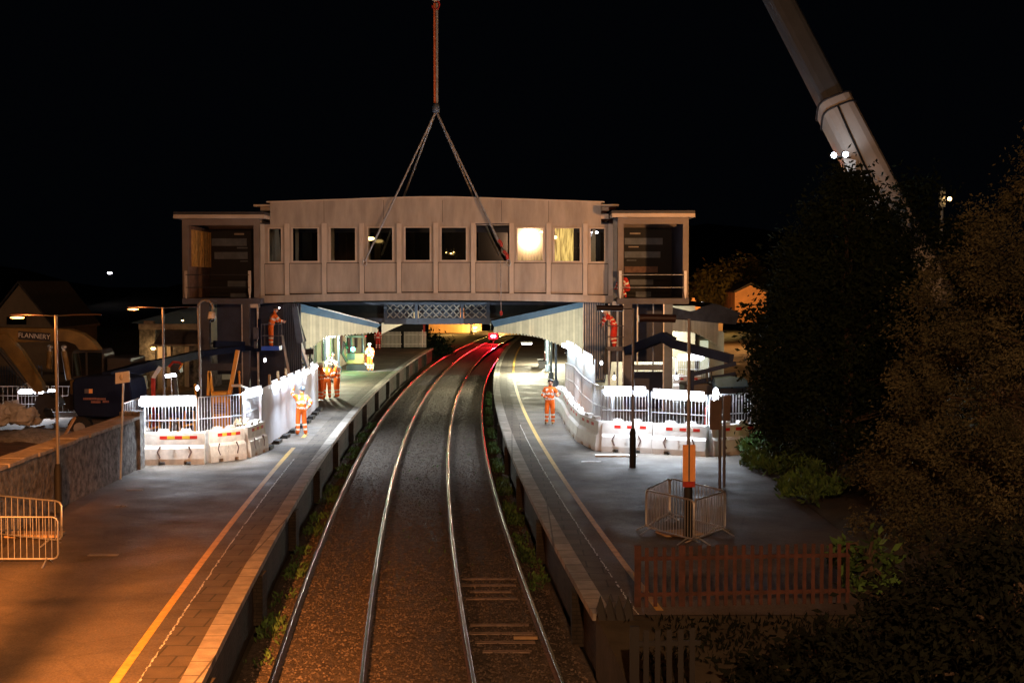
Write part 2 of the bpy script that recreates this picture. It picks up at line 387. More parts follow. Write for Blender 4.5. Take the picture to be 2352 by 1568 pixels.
# platform ends (ramps down)
mb = MB(); e = xl(23.6)
mb.add([(e+5.5, 23.6, PLAT-.01), (7.5, 23.6, PLAT-.01), (8.0, 14, -.2), (xl(14)+5.7, 14, -.2), (e+5.5, 23.6, -.34), (xl(14)+5.7, 14, -.34)], [(0, 1, 2, 3), (0, 3, 5, 4)])
structure('platform_ramp', mb, 'earth')
mb = MB(); e = xl(118)
mb.add([(e-.7, 118, PLAT), (-22, 118, PLAT), (-22, 124, -.3), (e-1.0, 124, -.3)], [(0, 1, 2, 3)])
structure('platform_ramp', mb, 'asphalt')
# compound behind the stone wall, raised dirt
mb = MB(); N = 26
vs = []; 
for i in range(N+1):
    for j in range(N+1):
        x = -40+(40-11.95)*j/N; y = 14+66*i/N
        z = 1.42+.10*math.sin(x*1.3+y*.7)+.07*math.sin(x*2.9-y*1.7)
        if i in (0, N) : z = -.3
        vs.append((x, y, z))
mb.add(vs, [(i*(N+1)+j, i*(N+1)+j+1, (i+1)*(N+1)+j+1, (i+1)*(N+1)+j) for i in range(N) for j in range(N)], 0, True)
mb.add([(-11.95, 43.3, 1.5), (-11.95, 80, 1.5), (-11.95, 80, .5), (-11.95, 43.3, .5)], [(0, 1, 2, 3)])
structure('compound_ground', mb, 'dirt')
# verge right
mb = MB(); vs = []
for i in range(31):
    Y = 22+i*2.5
    for j, (x, z) in enumerate([(7.46, .86), (7.9, 1.0), (9, 1.3), (12, 1.6), (40, 1.8)]):
        vs.append((x+(.25*math.sin(Y*1.7) if 0 < j < 4 else 0)+(18.6 if (Y > 46 and j < 4) else 0), Y, z if Y > 23 else -.3))
mb.add(vs, [(i*5+j, i*5+j+1, (i+1)*5+j+1, (i+1)*5+j) for i in range(30) for j in range(4)], 0, True)
structure('verge', mb, 'earth')
# distant hill
mb = MB(); vs = []
for i in range(41):
    x = -420+i*21; h = 9+7*math.sin(i*.31+1)+4*math.sin(i*.83)
    vs += [(x, 330, -.4), (x, 420, max(2, h)), (x, 600, max(3, h*1.7))]
mb.add(vs, [(i*3+j, i*3+j+1, i*3+j+4, i*3+j+3) for i in range(40) for j in range(2)], 0, True)
structure('hill', mb, 'earth')

# ================================================================== TRACKS
def rail(off, root, mats=('rail', 'railrust')):
    arc = [(math.cos(u)*.016, math.sin(u)*.016-.016) for u in np.linspace(0, PI/2, 7)]
    head = [(.02+x, z) for x, z in arc]; head = head+[(-x, z) for x, z in head[::-1]]
    prof = head+[(-.034, -.035), (-.012, -.05), (-.012, -.12), (-.07, -.15), (.07, -.15), (.012, -.12), (.012, -.05), (.034, -.035)]
    ys = [8+2.0*i for i in range(112)]; mb = MB(); n = len(prof); nh = len(head)
    for seg, mi in ((list(range(nh)), 0), (list(range(nh-1, n))+[0], 1)):
        vs = []
        for Y in ys:
            x0 = xl(Y)+off
            for k in seg: vs.append((x0+prof[k][0], Y, prof[k][1]))
        m_ = len(seg)
        mb.add(vs, [(i*m_+j, i*m_+j+1, (i+1)*m_+j+1, (i+1)*m_+j) for i in range(len(ys)-1) for j in range(m_-1)], mi, mi == 0)
    return mb.build('rail', mats, root)
tr = thing('railway_track', 'left railway track, the one beside the platform with the lone hoarding', 'railway track', (xl(30)+.72, 30, 0), 'the two railway tracks')
rail(0, tr); rail(1.435+.07, tr)
tr2 = thing('railway_track', 'right railway track, with reddish sleepers showing near the camera', 'railway track', (xl(30)+4.1, 30, 0), 'the two railway tracks')
rail(3.37, tr2); rail(4.84, tr2)
for k in range(8):
    Y = 25.2+.66*k+(1.6 if k > 3 else 0)
    b = MB(); c = xl(Y)+4.1+random.uniform(-.06, .06); L = random.uniform(1.1, 1.3) if k % 5 else .9
    b.box((c, Y, -.195), (L, .16, .08), 0, Matrix.Rotation(random.uniform(-.015, .015), 3, 'Z')); b.build('sleeper', 'sleeper', tr2)
mb = MB(); mb.box((xl(26)+4.5, 26.0, -.11), (.45, .1, .05)); tag(mb.build('timber_offcut', 'wood'), 'pale piece of timber lying on the ballast inside the right track', 'timber')

# ================================================================== STONE WALL
wl = thing('stone_wall', 'rubble stone boundary wall along the back of the left platform', 'wall', (-11.6, 30, PLAT))
mb = MB(); n = 40; vs = []
for i in range(n+1):
    Y = 14+28*i/n
    for z in range(6):
        vs.append((-11.35+.03*random.uniform(-1, 1), Y, PLAT-.3+(1.52+.3)*z/5))
mb.add(vs, [(i*6+j, i*6+j+1, (i+1)*6+j+1, (i+1)*6+j) for i in range(n) for j in range(5)], 0, True)
mb.bb(-11.85, -11.4, 14, 42, PLAT-.3, PLAT+1.52); mb.box((-11.55, 42.2, PLAT+.85), (.62, .5, 1.8))
mb.build('wall_face', 'stone', wl)
mb = MB()
for i in range(28): mb.box((-11.58+random.uniform(-.015, .015), 14.5+i, PLAT+1.57+random.uniform(-.01, .01)), (.66, .96, .1))
mb.build('coping_stones', 'stonec', wl, .015)

# ================================================================== NEW FOOTBRIDGE SPAN (pod)
YB = 62.0; SB = FX/YB
def bx(x): return (x-1176)/SB
def bz(y): return CZ-(y-645)/SB
pod = thing('footbridge_span', 'cream footbridge span with ten windows hanging over the tracks from the crane', 'footbridge', (bx(1003), YB+1.5, bz(690)))
XL_, XR_ = bx(598), bx(1406)
def arch(x): # slight upward bow, metres
    t = (x-bx(1003))/(XR_-bx(1003)); return .13*(1-t*t)
D = 3.0
# roof fascia (curved)
mb = MB(); n = 24; vs = []
for i in range(n+1):
    x = bx(622)+(bx(1380)-bx(622))*i/n; t = (i/n-.5)*2
    zt = bz(466)+.22*(1-max(0, abs(t)-.12)/.88); zb = bz(516)+arch(x)*.35
    vs += [(x, YB, zb), (x, YB, zt), (x, YB+D, zt), (x, YB+D, zb)]
mb.add(vs, [(i*4+j, i*4+(j+1) % 4, (i+1)*4+(j+1) % 4, (i+1)*4+j) for i in range(n) for j in range(4)]+[(0, 1, 2, 3), (n*4, n*4+1, n*4+2, n*4+3)])
mb.build('roof_fascia', 'cream', pod)
for x in (745.5, 882, 1017, 1152, 1260):
    m1 = MB(); m1.bb(bx(x)-.008, bx(x)+.008, YB-.006, YB+.01, bz(516)+.1, bz(466)+.1); m1.build('fascia_joint', 'seam', pod)
mb = MB(); vs = []
for i in range(n+1):
    x = bx(614)+(bx(1388)-bx(614))*i/n; t = (i/n-.5)*2; zt = bz(466)+.22*(1-max(0, abs(t)-.12)/.88)
    vs += [(x, YB-.05, zt), (x, YB-.05, zt+.05), (x, YB+D+.05, zt+.05), (x, YB+D+.05, zt)]
mb.add(vs, [(i*4+j, i*4+(j+1) % 4, (i+1)*4+(j+1) % 4, (i+1)*4+j) for i in range(n) for j in range(4)]+[(0, 1, 2, 3), (n*4, n*4+1, n*4+2, n*4+3)])
mb.build('roof_trim', 'cream2', pod)
for a, b in ((583, 622), (1380, 1421)):
    m1 = MB(); m1.bb(bx(a), bx(b), YB+.1, YB+D-.1, bz(474.5), bz(470)); m1.bb(bx(a+14 if a < 1000 else a+2), bx(b-2 if a < 1000 else b-22), YB+.3, YB+D-.3, bz(484), bz(475)); m1.bb(bx(a+20 if a < 1000 else a), bx(b-1 if a < 1000 else b-24), YB+.04, YB+D-.3, bz(503), bz(492))
    m1.build('roof_end_ledge', 'cream2', pod)
wins = [(616, 650), (670, 734), (757, 820), (843, 905), (928, 991), (1011, 1074), (1099, 1165), (1185, 1250), (1270, 1335), (1353, 1391)]
posts = [603, 660, 745.5, 831.5, 917, 1001, 1087, 1175, 1260, 1344, 1402]
# lower wall with panel joints, window surround, all one skin
mb = MB()
ztop, zwt, zwb, zpb = bz(516), bz(524), bz(605), bz(678)
for i, (a, b) in enumerate(wins):
    xa, xb = bx(posts[i]), bx(posts[i+1]); up = arch((xa+xb)/2)
    mb.bb(xa, xb, YB+.02, YB+.1, zpb+up, zwb+up*.6)             # infill panel
    if i != 6:
        mb.bb(xa, bx(a), YB+.03, YB+.1, zwb+up*.6, ztop+up*.4); mb.bb(bx(b), xb, YB+.03, YB+.1, zwb+up*.6, ztop+up*.4)
        mb.bb(bx(a), bx(b), YB+.03, YB+.1, zwt+up*.4, ztop+up*.4)
mb.build('infill_panels', 'cream', pod)
mb = MB()
for i in range(len(posts)-1):
    xa, xb = bx(posts[i])+.1, bx(posts[i+1])-.1; up = arch((xa+xb)/2)
    mb.bb(xa, xb, YB+.005, YB+.03, zpb+up-.03, zpb+up+.03)
    mb.bb(xa, xb, YB-.005, YB+.03, zwb+up*.6-.05, zwb+up*.6-.02)
    mb.bb(xa-.02, xa+.02, YB+.004, YB+.03, zpb+up, zwb+up*.6-.05); mb.bb(xb-.02, xb+.02, YB+.004, YB+.03, zpb+up, zwb+up*.6-.05)
mb.build('panel_joints', 'seam', pod)
for i, x in enumerate(posts):
    m1 = MB(); X = bx(x); up = arch(X); m1.bb(X-.1, X+.1, YB-.05, YB+.12, zpb+up-.2, ztop+up*.35+.02); m1.build('post', 'cream2', pod); m1 = MB(); m1.bb(X-.07, X+.07, YB+D-.1, YB+D+.03, zpb+up, ztop); m1.build('rear_post', 'cream2', pod)
mb = MB(); vs = []
for i in range(n+1):
    x = XL_-.05+(XR_-XL_+.1)*i/n; u = arch(x)
    vs += [(x, YB-.07, zpb+u-.02), (x, YB-.07, zpb+u-.34), (x, YB+.25, zpb+u-.36), (x, YB+.25, zpb+u-.02)]
mb.add(vs, [(i*4+j, i*4+(j+1) % 4, (i+1)*4+(j+1) % 4, (i+1)*4+j) for i in range(n) for j in range(4)]+[(0, 1, 2, 3), (n*4, n*4+1, n*4+2, n*4+3)])
mb.build('bottom_beam', 'cream', pod)
mb = MB(); vs = []
for i in range(n+1):
    x = XL_+(XR_-XL_)*i/n; u = arch(x)
    vs += [(x, YB+.26, zpb+u-.28), (x, YB+.26, zpb+u-.12), (x, YB+D, zpb+u-.12), (x, YB+D, zpb+u-.28)]
mb.add(vs, [(i*4+j, i*4+(j+1) % 4, (i+1)*4+(j+1) % 4, (i+1)*4+j) for i in range(n) for j in range(4)])
mb.build('deck', 'navy', pod)
mb = MB(); vs = []
for (z0, z1) in ((zpb-.1, zwb+.05), (zwt-.1, ztop+.1)): mb.bb(XL_, XR_, YB+D-.09, YB+D-.01, z0, z1)
mb.build('rear_wall', 'navy', pod)
mb = MB(); vs = []
mb.bb(XL_, XR_, YB+.14, YB+D-.1, ztop+.03, ztop+.08); mb.build('ceiling', 'navy', pod)
for X in (XL_, XR_):
    m1 = MB(); m1.bb(X-.03, X+.03, YB+.13, YB+D-.12, zpb-.1, zwb); m1.build('end_panel', 'navy', pod)
for i, (a, b) in enumerate(wins):
    up = arch((bx(a)+bx(b))/2); z0, z1 = zwb+up*.6, zwt+up*.4
    m1 = MB(); fw = .07; A, B = bx(a), bx(b)
    if i == 6: A -= .14; B += .14; z1 += .1; fw = .04
    m1.bb(A, B, YB, YB+.08, z0-.0, z0+fw); m1.bb(A, B, YB, YB+.08, z1-fw*.6, z1); m1.bb(A, A+fw, YB, YB+.08, z0+fw, z1-fw*.6); m1.bb(B-fw, B, YB, YB+.08, z0+fw, z1-fw*.6)
    wdo = m1.build('window_frame', 'cream2', pod)
    if i == 6: wdo['label'] = 'empty window opening without glass'
    else:
        m2 = MB(); m2.bb(A+fw, B-fw, YB+.05, YB+.058, z0+fw, z1-fw*.6); m2.build('window_pane', 'pane', wdo)
    m3 = MB(); m3.bb(A+.05, B-.05, YB+D-.06, YB+D-.05, z0, z1); m3.build('rear_window_pane', 'glass', pod)
# glowing sheets whose emission imitates a lamp reflection in two windows
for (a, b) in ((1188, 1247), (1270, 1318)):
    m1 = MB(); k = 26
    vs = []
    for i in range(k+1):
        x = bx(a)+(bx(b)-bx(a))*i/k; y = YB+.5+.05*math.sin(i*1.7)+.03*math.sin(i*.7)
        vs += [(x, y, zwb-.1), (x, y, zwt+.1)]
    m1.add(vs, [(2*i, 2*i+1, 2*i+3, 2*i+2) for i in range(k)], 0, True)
    tag(m1.build('reflection_sheet', 'glowsheet' if a < 1200 else 'glowsheet2'), 'glowing sheet imitating a yellow lamp reflection in %s window' % ('the left' if a < 1200 else 'the right'), 'plastic sheet', 'reflection sheets in the footbridge windows')
def bulb(name, c, r, m, label, sx=1.0, pw=0, col=SODIUM, par=None):
    t = par or thing(name, label, 'lamp', c)
    a = MB(); a.ell(c, (r*sx, r, r*.6)); a.build('lamp_lens', m, t)
    a = MB(); a.cyl(V(c)+V((0, 0, r*.6)), V(c)+V((0, 0, r*.6+.16)), .02); a.cyl(V(c)+V((0, 0, r*.5)), V(c)+V((0, 0, r*.75)), r*.7); a.build('lamp_holder', 'dark', t)
    if pw: light('POINT', 'lamp_glow', V(c)-V((0, 0, r)), pw, col, t, r)
    return t
bulb('window_light_spot', P(850, 548, YB+.9), .14, 'warmlamp', 'oval warm bulb standing in for a lamp reflection in the fourth window of the span', 1.5)  # glowing bulbs added in place of lamp reflections in the panes
bulb('window_light_spot', P(1243, 533, YB+.35), .09, 'warmlamp', 'bright bulb standing in for the reflection in the upper corner of the left glowing window', 1.0, 0, (1, .6, .25))
bulb('window_light_spot', P(1274, 545, YB+.35), .14, 'warmlamp', 'small warm bulb standing in for the reflection at the left edge of the right glowing window', .8, 0, (1, .6, .25))
bulb('window_light_spot', P(1366, 534, YB+.9), .1, 'whitelamp', 'small white bulb standing in for a lamp reflection in the last window on the right of the span', 1.7)
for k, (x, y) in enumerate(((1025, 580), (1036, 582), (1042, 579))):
    bulb('window_light_spot', P(x, y, YB+1.6+.3*k), .03 if k != 1 else .05, 'warmlamp', 'tiny warm light behind the sixth window, %s' % ('left one', 'the brightest in the middle', 'right one')[k])
for (x0, x1, x2, x3) in ((631, 640, 647, 631), (1361, 1368, 1368, 1352)):  # pale boards stand in for wedges of light in the end windows
    m1 = MB(); y0, y1 = 527, 602; m1.prism([P(x0, y0, YB+.6), P(x1, y0, YB+.6), P(x2, y1, YB+.6), P(x3, y1, YB+.6)], (0, .03, 0))
    tag(m1.build('light_wedge', 'hoard'), 'pale wedge standing in for the light in the %s window' % ('first narrow' if x0 < 1000 else 'last narrow'), 'board')
light('AREA', 'lamp_glow', (bx(625), YB+.9, ztop-.1), 5, LEDC, pod, .4, aim=(bx(625), YB+.8, zwb)); light('AREA', 'lamp_glow', (bx(1372), YB+.9, ztop-.1), 5, LEDC, pod, .4, aim=(bx(1372), YB+.8, zwb))

# ================================================================== TOWERS
def tower(name, label, xa, xb, ra, rb, cols, yroof, ribs_left, stick):
    Y0 = 61.0; s = FX/Y0
    X = lambda x: (x-1176)/s
    Z = lambda y: CZ-(y-645)/s
    t = thing(name, label, 'lift tower', ((X(xa)+X(xb))/2, Y0+2, PLAT))
    DP = 4.6
    # roof
    a = MB(); a.bb(X(ra), X(rb), Y0-.35, Y0+DP+.3, Z(yroof+6), Z(yroof)); a.build('roof_sheet', 'dark', t)
    a = MB(); a.bb(X(ra), X(rb), Y0-.38, Y0-.1, Z(yroof+15), Z(yroof+6.5)); a.bb(X(ra), X(ra)+.08, Y0-.1, Y0+DP, Z(yroof+15), Z(yroof+6.5)); a.bb(X(rb)-.08, X(rb), Y0-.1, Y0+DP, Z(yroof+15), Z(yroof+6.5)); a.build('roof_edge', 'cream2', t)
    a = MB(); a.bb(X(xa), X(xb), Y0, Y0+.2, Z(yroof+30), Z(yroof+15.2)); a.bb(X(xa)+.02, X(xb)-.02, Y0+DP-.2, Y0+DP, Z(yroof+30), Z(yroof+15.2)); a.bb(X(xa), X(xb), Y0+.2, Y0+DP-.2, Z(yroof+17), Z(yroof+15.3)); a.build('head_beam', 'towerframe', t)
    # upper columns and floor
    for (c0, c1) in ((xa, xa+13), (xb-13, xb)):
        for yy in (Y0, Y0+DP-.25):
            a = MB(); a.bb(X(c0), X(c1), yy+.005, yy+.24, Z(684), Z(yroof+30)); a.build('column', 'towerframe', t)
    a = MB(); a.bb(X(xa)-.02, X(xb)+.02, Y0-.02, Y0+DP+.02, Z(698), Z(685)); a.build('landing_floor', 'steelp', t)
    # back wall; strips imitate reflections and things seen in its glass
    yb = Y0+DP-.3; f2 = lambda x: (x-1176)/FX*yb
    z2 = lambda y: CZ-(y-645)/FX*yb
    a = MB(); a.bb(X(xa)+.25, X(xb)-.25, yb, yb+.05, Z(684), Z(yroof+30)); a.build('rear_wall', 'black', t)
    for (p0, p1, q0, q1, mm) in stick:
        a = MB(); a.bb(f2(p0), f2(p1), yb-.05, yb-.002, z2(q1), z2(q0)); a.build('reflection_strip', mm, t)
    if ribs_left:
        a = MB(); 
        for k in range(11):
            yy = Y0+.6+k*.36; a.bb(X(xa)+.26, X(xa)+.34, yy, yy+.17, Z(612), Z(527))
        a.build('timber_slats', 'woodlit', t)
        a = MB(); a.bb(X(xa)+.1, X(xa)+.25, Y0+.25, yb, Z(684), Z(yroof+30)); a.build('side_wall', 'woodfence', t)
    else:
        a = MB(); a.bb(X(xb)-.25, X(xb)-.1, Y0+.25, yb, Z(684), Z(yroof+30)); a.build('side_wall', 'navy', t)
    # lower steel
    for (c0, c1, y0_, dep, mm) in cols:
        a = MB(); a.bb(X(c0), X(c1), y0_, y0_+dep, PLAT-.1, Z(698.5)); 
        # pale strip painted where light catches one edge
        a.bb(X(c0)-.05, X(c0)-.003, y0_-.02, y0_+.12, PLAT-.1, Z(698.5), 1) if (c1-c0) > 8 else None
        a.build('leg', [mm, 'steelg'], t)
    return t, X, Z
M['bandgrey'] = mat('grey_reflection', (.13, .16, .2), .6, var=.3, scale=2)  # colour of the strips that imitate reflections in the tower glass
M['towerframe'] = mat('brown_steel', (.19, .15, .125), .5, var=.2, scale=1)
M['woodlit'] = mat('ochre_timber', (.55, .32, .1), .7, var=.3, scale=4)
bandsL = [(488, 568, 548, 565, 'bandgrey'), (494, 570, 579, 595, 'bandgrey'), (524, 570, 645, 658, 'bandgrey'), (530, 570, 673, 684, 'bandgrey'), (540, 562, 536, 540, 'cream'), (546, 570, 568, 571, 'bandgrey'), (553, 570, 599, 601, 'bandgrey')]
bandsR = [(1434, 1521, 547, 562, 'bandgrey'), (1434, 1516, 578, 592, 'bandgrey'), (1434, 1510, 612, 626, 'woodfence'), (1446, 1500, 642, 654, 'bandgrey'), (1460, 1495, 670, 682, 'bandgrey'), (1446, 1470, 535, 538.5, 'cream'), (1443, 1466, 566, 568.5, 'cream'), (1439, 1461, 597, 599, 'bandgrey')]
tl, XT, ZT = tower('lift_tower', 'left lift tower with ochre timber slats inside its open landing', 420, 597, 405, 612, [(461, 480, 61.0, .3, 'steelp'), (557, 572, 61.0, .3, 'steelp'), (586, 590, 61.4, .1, 'steelg'), (451, 455, 63.5, .1, 'steelb'), (493, 497, 64.5, .1, 'steelg')], 488, True, bandsL)
a = MB(); a.bb(XT(480.5), XT(556.5), 61.05, 61.25, ZT(852), ZT(835)); a.bb(XT(571), XT(588), 61.42, 61.5, ZT(853), ZT(845)); a.build('cross_beam', 'steelp', tl)
a = MB(); a.bb(XT(465), XT(660), 64.0, 64.1, ZT(870), ZT(699)); a.build('shaft_cladding', 'navy', tl); a = MB(); a.bb(XT(500), XT(640), 64.2, 64.3, PLAT, ZT(860)); a.build('shaft_cladding', 'navy', tl)
tr_, XT, ZT = tower('lift_tower', 'right lift tower with grey strips and dark open landing', 1419, 1581, 1404, 1593, [(1433, 1452, 61.0, .3, 'steelp'), (1526, 1545, 61.0, .3, 'steelb'), (1470, 1473, 62.5, .1, 'steelg'), (1507, 1510, 62.5, .1, 'steelg'), (1419, 1423, 61.6, .1, 'steelg'), (1399, 1404, 61.6, .1, 'steelg')], 485, False, bandsR)
a = MB(); a.bb(XT(1452.5), XT(1525.5), 61.05, 61.25, ZT(850), ZT(838)); a.build('cross_beam', 'steelb', tr_)
a = MB(); a.bb(XT(1398), XT(1556), 64.0, 64.1, ZT(840), ZT(699)); a.build('shaft_cladding', 'navy', tr_); a = MB(); a.bb(XT(1440), XT(1530), 62.3, 62.4, PLAT, ZT(858)); a.build('shaft_cladding', 'navy', tr_)
# junction strips between tower and span
for (a0, a1, tt) in ((597.5, 601, tl), (1408, 1418, tr_)):
    a = MB(); a.bb(bx(a0), bx(a1), 62.2, 64.8, bz(690), bz(500)); a.build('corner_post', 'steelb' if a0 > 1000 else 'cream2', tt)
    a = MB(); c = 590 if a0 < 1000 else 1413; a.bb(bx(c-8), bx(c+8), 61.3, 62, bz(706), bz(692)) if a0 < 1000 else a.bb(bx(c-8), bx(c+8), 61.7, 62, bz(704), bz(692)); a.build('bearing_block', 'steelg', tt)
# temporary edge rails on the landings
for (xs, tt, lab) in (((429, 575), tl, 'left'), ((1424, 1573), tr_, 'right')):
    t = thing('edge_railing', 'temporary edge rail across the open front of the %s tower landing' % lab, 'railing', (XT(xs[0]), 60.9, ZT(684)))
    for x in xs:
        a = MB(); X = XT(x); a.prism([(X-.06, 60.86, ZT(622)), (X+.06, 60.86, ZT(622)), (X+.06, 60.86, ZT(668)), (X+.02, 60.86, ZT(686)), (X-.02, 60.86, ZT(684)), (X-.06, 60.86, ZT(668))], (0, .06, 0)); a.build('post', 'signw' if lab == 'right' else 'cream2', t)
    for y in (631, 660):
        a = MB(); a.cyl((XT(xs[0]), 60.84, ZT(y)), (XT(xs[1]), 60.84, ZT(y)), .018, 6); a.build('rail', 'dark' if lab == 'left' else 'steelg', t)

# ================================================================== STAIRS under the ends
def stair(name, label, xa, xb, sgn, ya, yb, m):
    t = thing(name, label, 'staircase', ((xa+xb)/2, ya, PLAT))
    zt = bz(697); k = 22
    a = MB()
    for i in range(k):
        f = i/k; y = ya+(yb-ya)*f; z = zt+(PLAT-zt)*(i+1)/k
        a.bb(xa, xb, y, y+(yb-ya)/k, z, z+.05)
    a.build('treads', 'navy', t)
    for X in (xa, xb):
        a = MB(); a.bar((X, ya, zt-.1), (X, yb, PLAT+.1), .08, .4); a.build('stringer', 'steelb', t)
        a = MB(); a.bar((X, ya, zt+.9), (X, yb, PLAT+1.1), .06, .06)
        for i in range(40):
            f = (i+.5)/40; y = ya+(yb-ya)*f; z = zt+(PLAT-zt)*f
            a.bar((X, y, z), (X, y, z+.95), .025)
        a.build('balustrade', m, t)
    return t
stair('staircase', 'dark barred staircase climbing to the left end of the new span', bx(650)-1.1, bx(690)-1.1, -1, 65.3, 74, 'dark')
stair('staircase', 'blue-grey staircase climbing to the right end of the new span', bx(1350)+.8, bx(1395)+.6, 1, 65.3, 74, 'steelb')
# ribbed screens beside the stairs
def screen(label, xs0, xs1, y0, y1, Y, m, m2, skew=0, n=9):
    p = P(xs0, y1, Y); t = thing('ribbed_screen', label, 'screen', p)
    a = MB(); a.prism([P(xs0, y0, Y), P(xs1, y0, Y), P(xs1+skew, y1, Y), P(xs0+skew, y1, Y)], (0, .06, 0)); a.build('sheet', m, t)
    a = MB()
    for i in range(n+1):
        f = i/n; x = xs0+(xs1-xs0)*f; a.bar(P(x, y0, Y-.04), P(x+skew, y1, Y-.04), .035, .06)
    a.build('ribs', m2, t); return t
screen('dark ribbed screen under the left end of the span', 652, 690, 697, 905, 63.0, 'navy', 'steelb', 4, 8)
screen('blue-grey ribbed screen under the right end of the span', 1340, 1388, 694, 870, 63.2, 'steelb', 'steelg', 0, 9)
t = thing('sheet_panel', 'dark slanted sheet panel below the right worker', 'panel', P(1390, 880, 62.2))
a = MB(); a.prism([P(1391, 785, 62.2), P(1408, 790, 62.2), P(1402, 861, 62.2), P(1385, 858, 62.2)], (0, .05, 0)); a.build('sheet', 'dark', t)
a = MB(); a.bar(P(1393, 783, 62.15), P(1366, 880, 62.15), .12, .05); a.bar(P(1408, 700, 62.0), P(1391, 790, 62.1), .08, .05); a.build('edge_rail', 'steelb', t)
t = thing('sheet_panel', 'grey curved chute panel below the left end of the span', 'panel', P(665, 780, 62.4))
a = MB(); a.prism([P(671, 707, 62.4), P(682, 703, 62.4), P(696, 783, 62.4), P(690, 790, 62.4), P(680, 785, 62.4)], (0, .3, 0)); a.build('sheet', 'steelb', t)
a = MB(); a.bar(P(648, 770, 62.3), P(672, 900, 62.3), .1, .05); a.build('edge_rail', 'steelg', t)

# ================================================================== OLD LATTICE FOOTBRIDGE
YO = 74.0
ob = thing('old_footbridge', 'old lattice girder footbridge seen beneath the new span', 'footbridge', P(1000, 745, YO))
a = MB(); a.bar(P(684, 739, YO), P(1345, 739, YO), 1.8, .2); a.bar(P(684, 737, YO-.95), P(1345, 737, YO-.95), .12, .3); a.build('deck', 'steelb', ob)
a = MB(); a.bar(P(690, 697, YO-.95), P(1345, 697, YO-.95), .12, .14); a.build('top_chord', 'steelb', ob)
M['oldroof'] = mat('footbridge_sheet', (.03, .04, .04), .7, var=.3)
a = MB(); a.prism([P(690, 600, YO), P(1345, 600, YO), P(1345, 697, YO), P(690, 697, YO)], (0, .1, 0)); a.build('side_sheet', 'oldroof', ob)
a = MB(); a.prism([P(690, 700, YO-.8), P(884, 700, YO-.8), P(884, 732, YO-.8), P(690, 732, YO-.8)], (0, .05, 0)); a.build('solid_panel', 'oldroof', ob); a = MB(); a.prism([P(1122, 700, YO-.8), P(1345, 700, YO-.8), P(1345, 732, YO-.8), P(1122, 732, YO-.8)], (0, .05, 0)); a.build('solid_panel', 'oldroof', ob)
M['lattice'] = mat('white_lattice', (.42, .42, .4), .6, var=.3, scale=3)
for (xa, xb) in ((888, 950), (962, 1057), (1066, 1119)):
    a = MB(); nn = int(round((xb-xa)/15.5)); h0, h1 = 699, 731
    for i in range(nn):
        x0 = xa+(xb-xa)*i/nn; x1 = xa+(xb-xa)*(i+1)/nn
        for (ya_, yb_) in ((h0, (h0+h1)/2), ((h0+h1)/2, h1)):
            a.bar(P(x0, ya_, YO-.98), P(x1, yb_, YO-.98), .05, .03, up=(0, 1, 0)); a.bar(P(x1, ya_, YO-.95), P(x0, yb_, YO-.95), .05, .03, up=(0, 1, 0))
    a.build('lattice_panel', 'lattice', ob)
    a = MB(); a.prism([P(xa, h0, YO-.6), P(xb, h0, YO-.6), P(xb, h1, YO-.6), P(xa, h1, YO-.6)], (0, .03, 0)); a.build('mesh_infill', 'steelb', ob)
for x in (885.5, 956, 1061.5, 1121):
    a = MB(); a.bar(P(x, 696, YO-1.02), P(x, 744, YO-1.02), .16, .1, up=(0, 1, 0)); a.build('upright', 'steelb', ob)
for x in (700, 1335):
    a = MB(); a.bar(P(x, 744, YO), V((P(x, 744, YO).x, YO, PLAT)), .3, .3); a.build('pier', 'stone', ob)

# ================================================================== STATION BUILDINGS + CANOPIES
YC = 71.0
def scallop(pts, pitch=.16, depth=.09):
    # pts: image polyline of the lower edge; returns world points with points cut in
    W = [P(x, y, YC) for x, y in pts]; out = []
    for p, q in zip(W, W[1:]):
        L = (q-p).length; n = max(1, int(L/pitch))
        for i in range(n):
            a_ = p+(q-p)*(i/n); out.append(a_); out.append(p+(q-p)*((i+.5)/n)+V((0, 0, -depth)))
    out.append(W[-1]); return out
def canopy(par, top, bot, fasc_top, back_len, sgn):
    a = MB(); poly = [P(x, y, YC) for x, y in top]+scallop(bot)
    a.prism(poly, (0, .06, 0)); a.build('end_valance', 'valance', par)
    a = MB(); a.prism([P(x, y, YC-.05) for x, y in fasc_top]+[P(x, y, YC-.05) for x, y in reversed(top)], (0, .14, 0)); a.build('fascia', 'bluepaint', par)
    # roof slab running back along the curved platform
    a = MB(); k = 12; vs = []
    p0, p1 = P(*fasc_top[0], YC), P(*fasc_top[-1], YC)
    for i in range(k+1):
        Y = YC+.1+back_len*i/k; dx = xl(Y)-xl(YC)
        for p in (p0, p1):
            vs += [(p.x+dx, Y, p.z), (p.x+dx, Y, p.z-.12)]
    a.add(vs, [(4*i, 4*i+2, 4*i+6, 4*i+4) for i in range(k)]+[(4*i+1, 4*i+3, 4*i+7, 4*i+5) for i in range(k)])
    a.build('canopy_roof', 'slate', par)
    # platform-side valance
    edge = p0 if abs(p0.z) < abs(p1.z) else p1
    a = MB(); vs = []
    for i in range(k+1):
        Y = YC+.1+back_len*i/k; dx = xl(Y)-xl(YC); vs += [(edge.x+dx, Y, edge.z+.05), (edge.x+dx, Y, edge.z-.5)]
    a.add(vs, [(2*i, 2*i+1, 2*i+3, 2*i+2) for i in range(k)]); a.build('side_valance', 'valance', par)
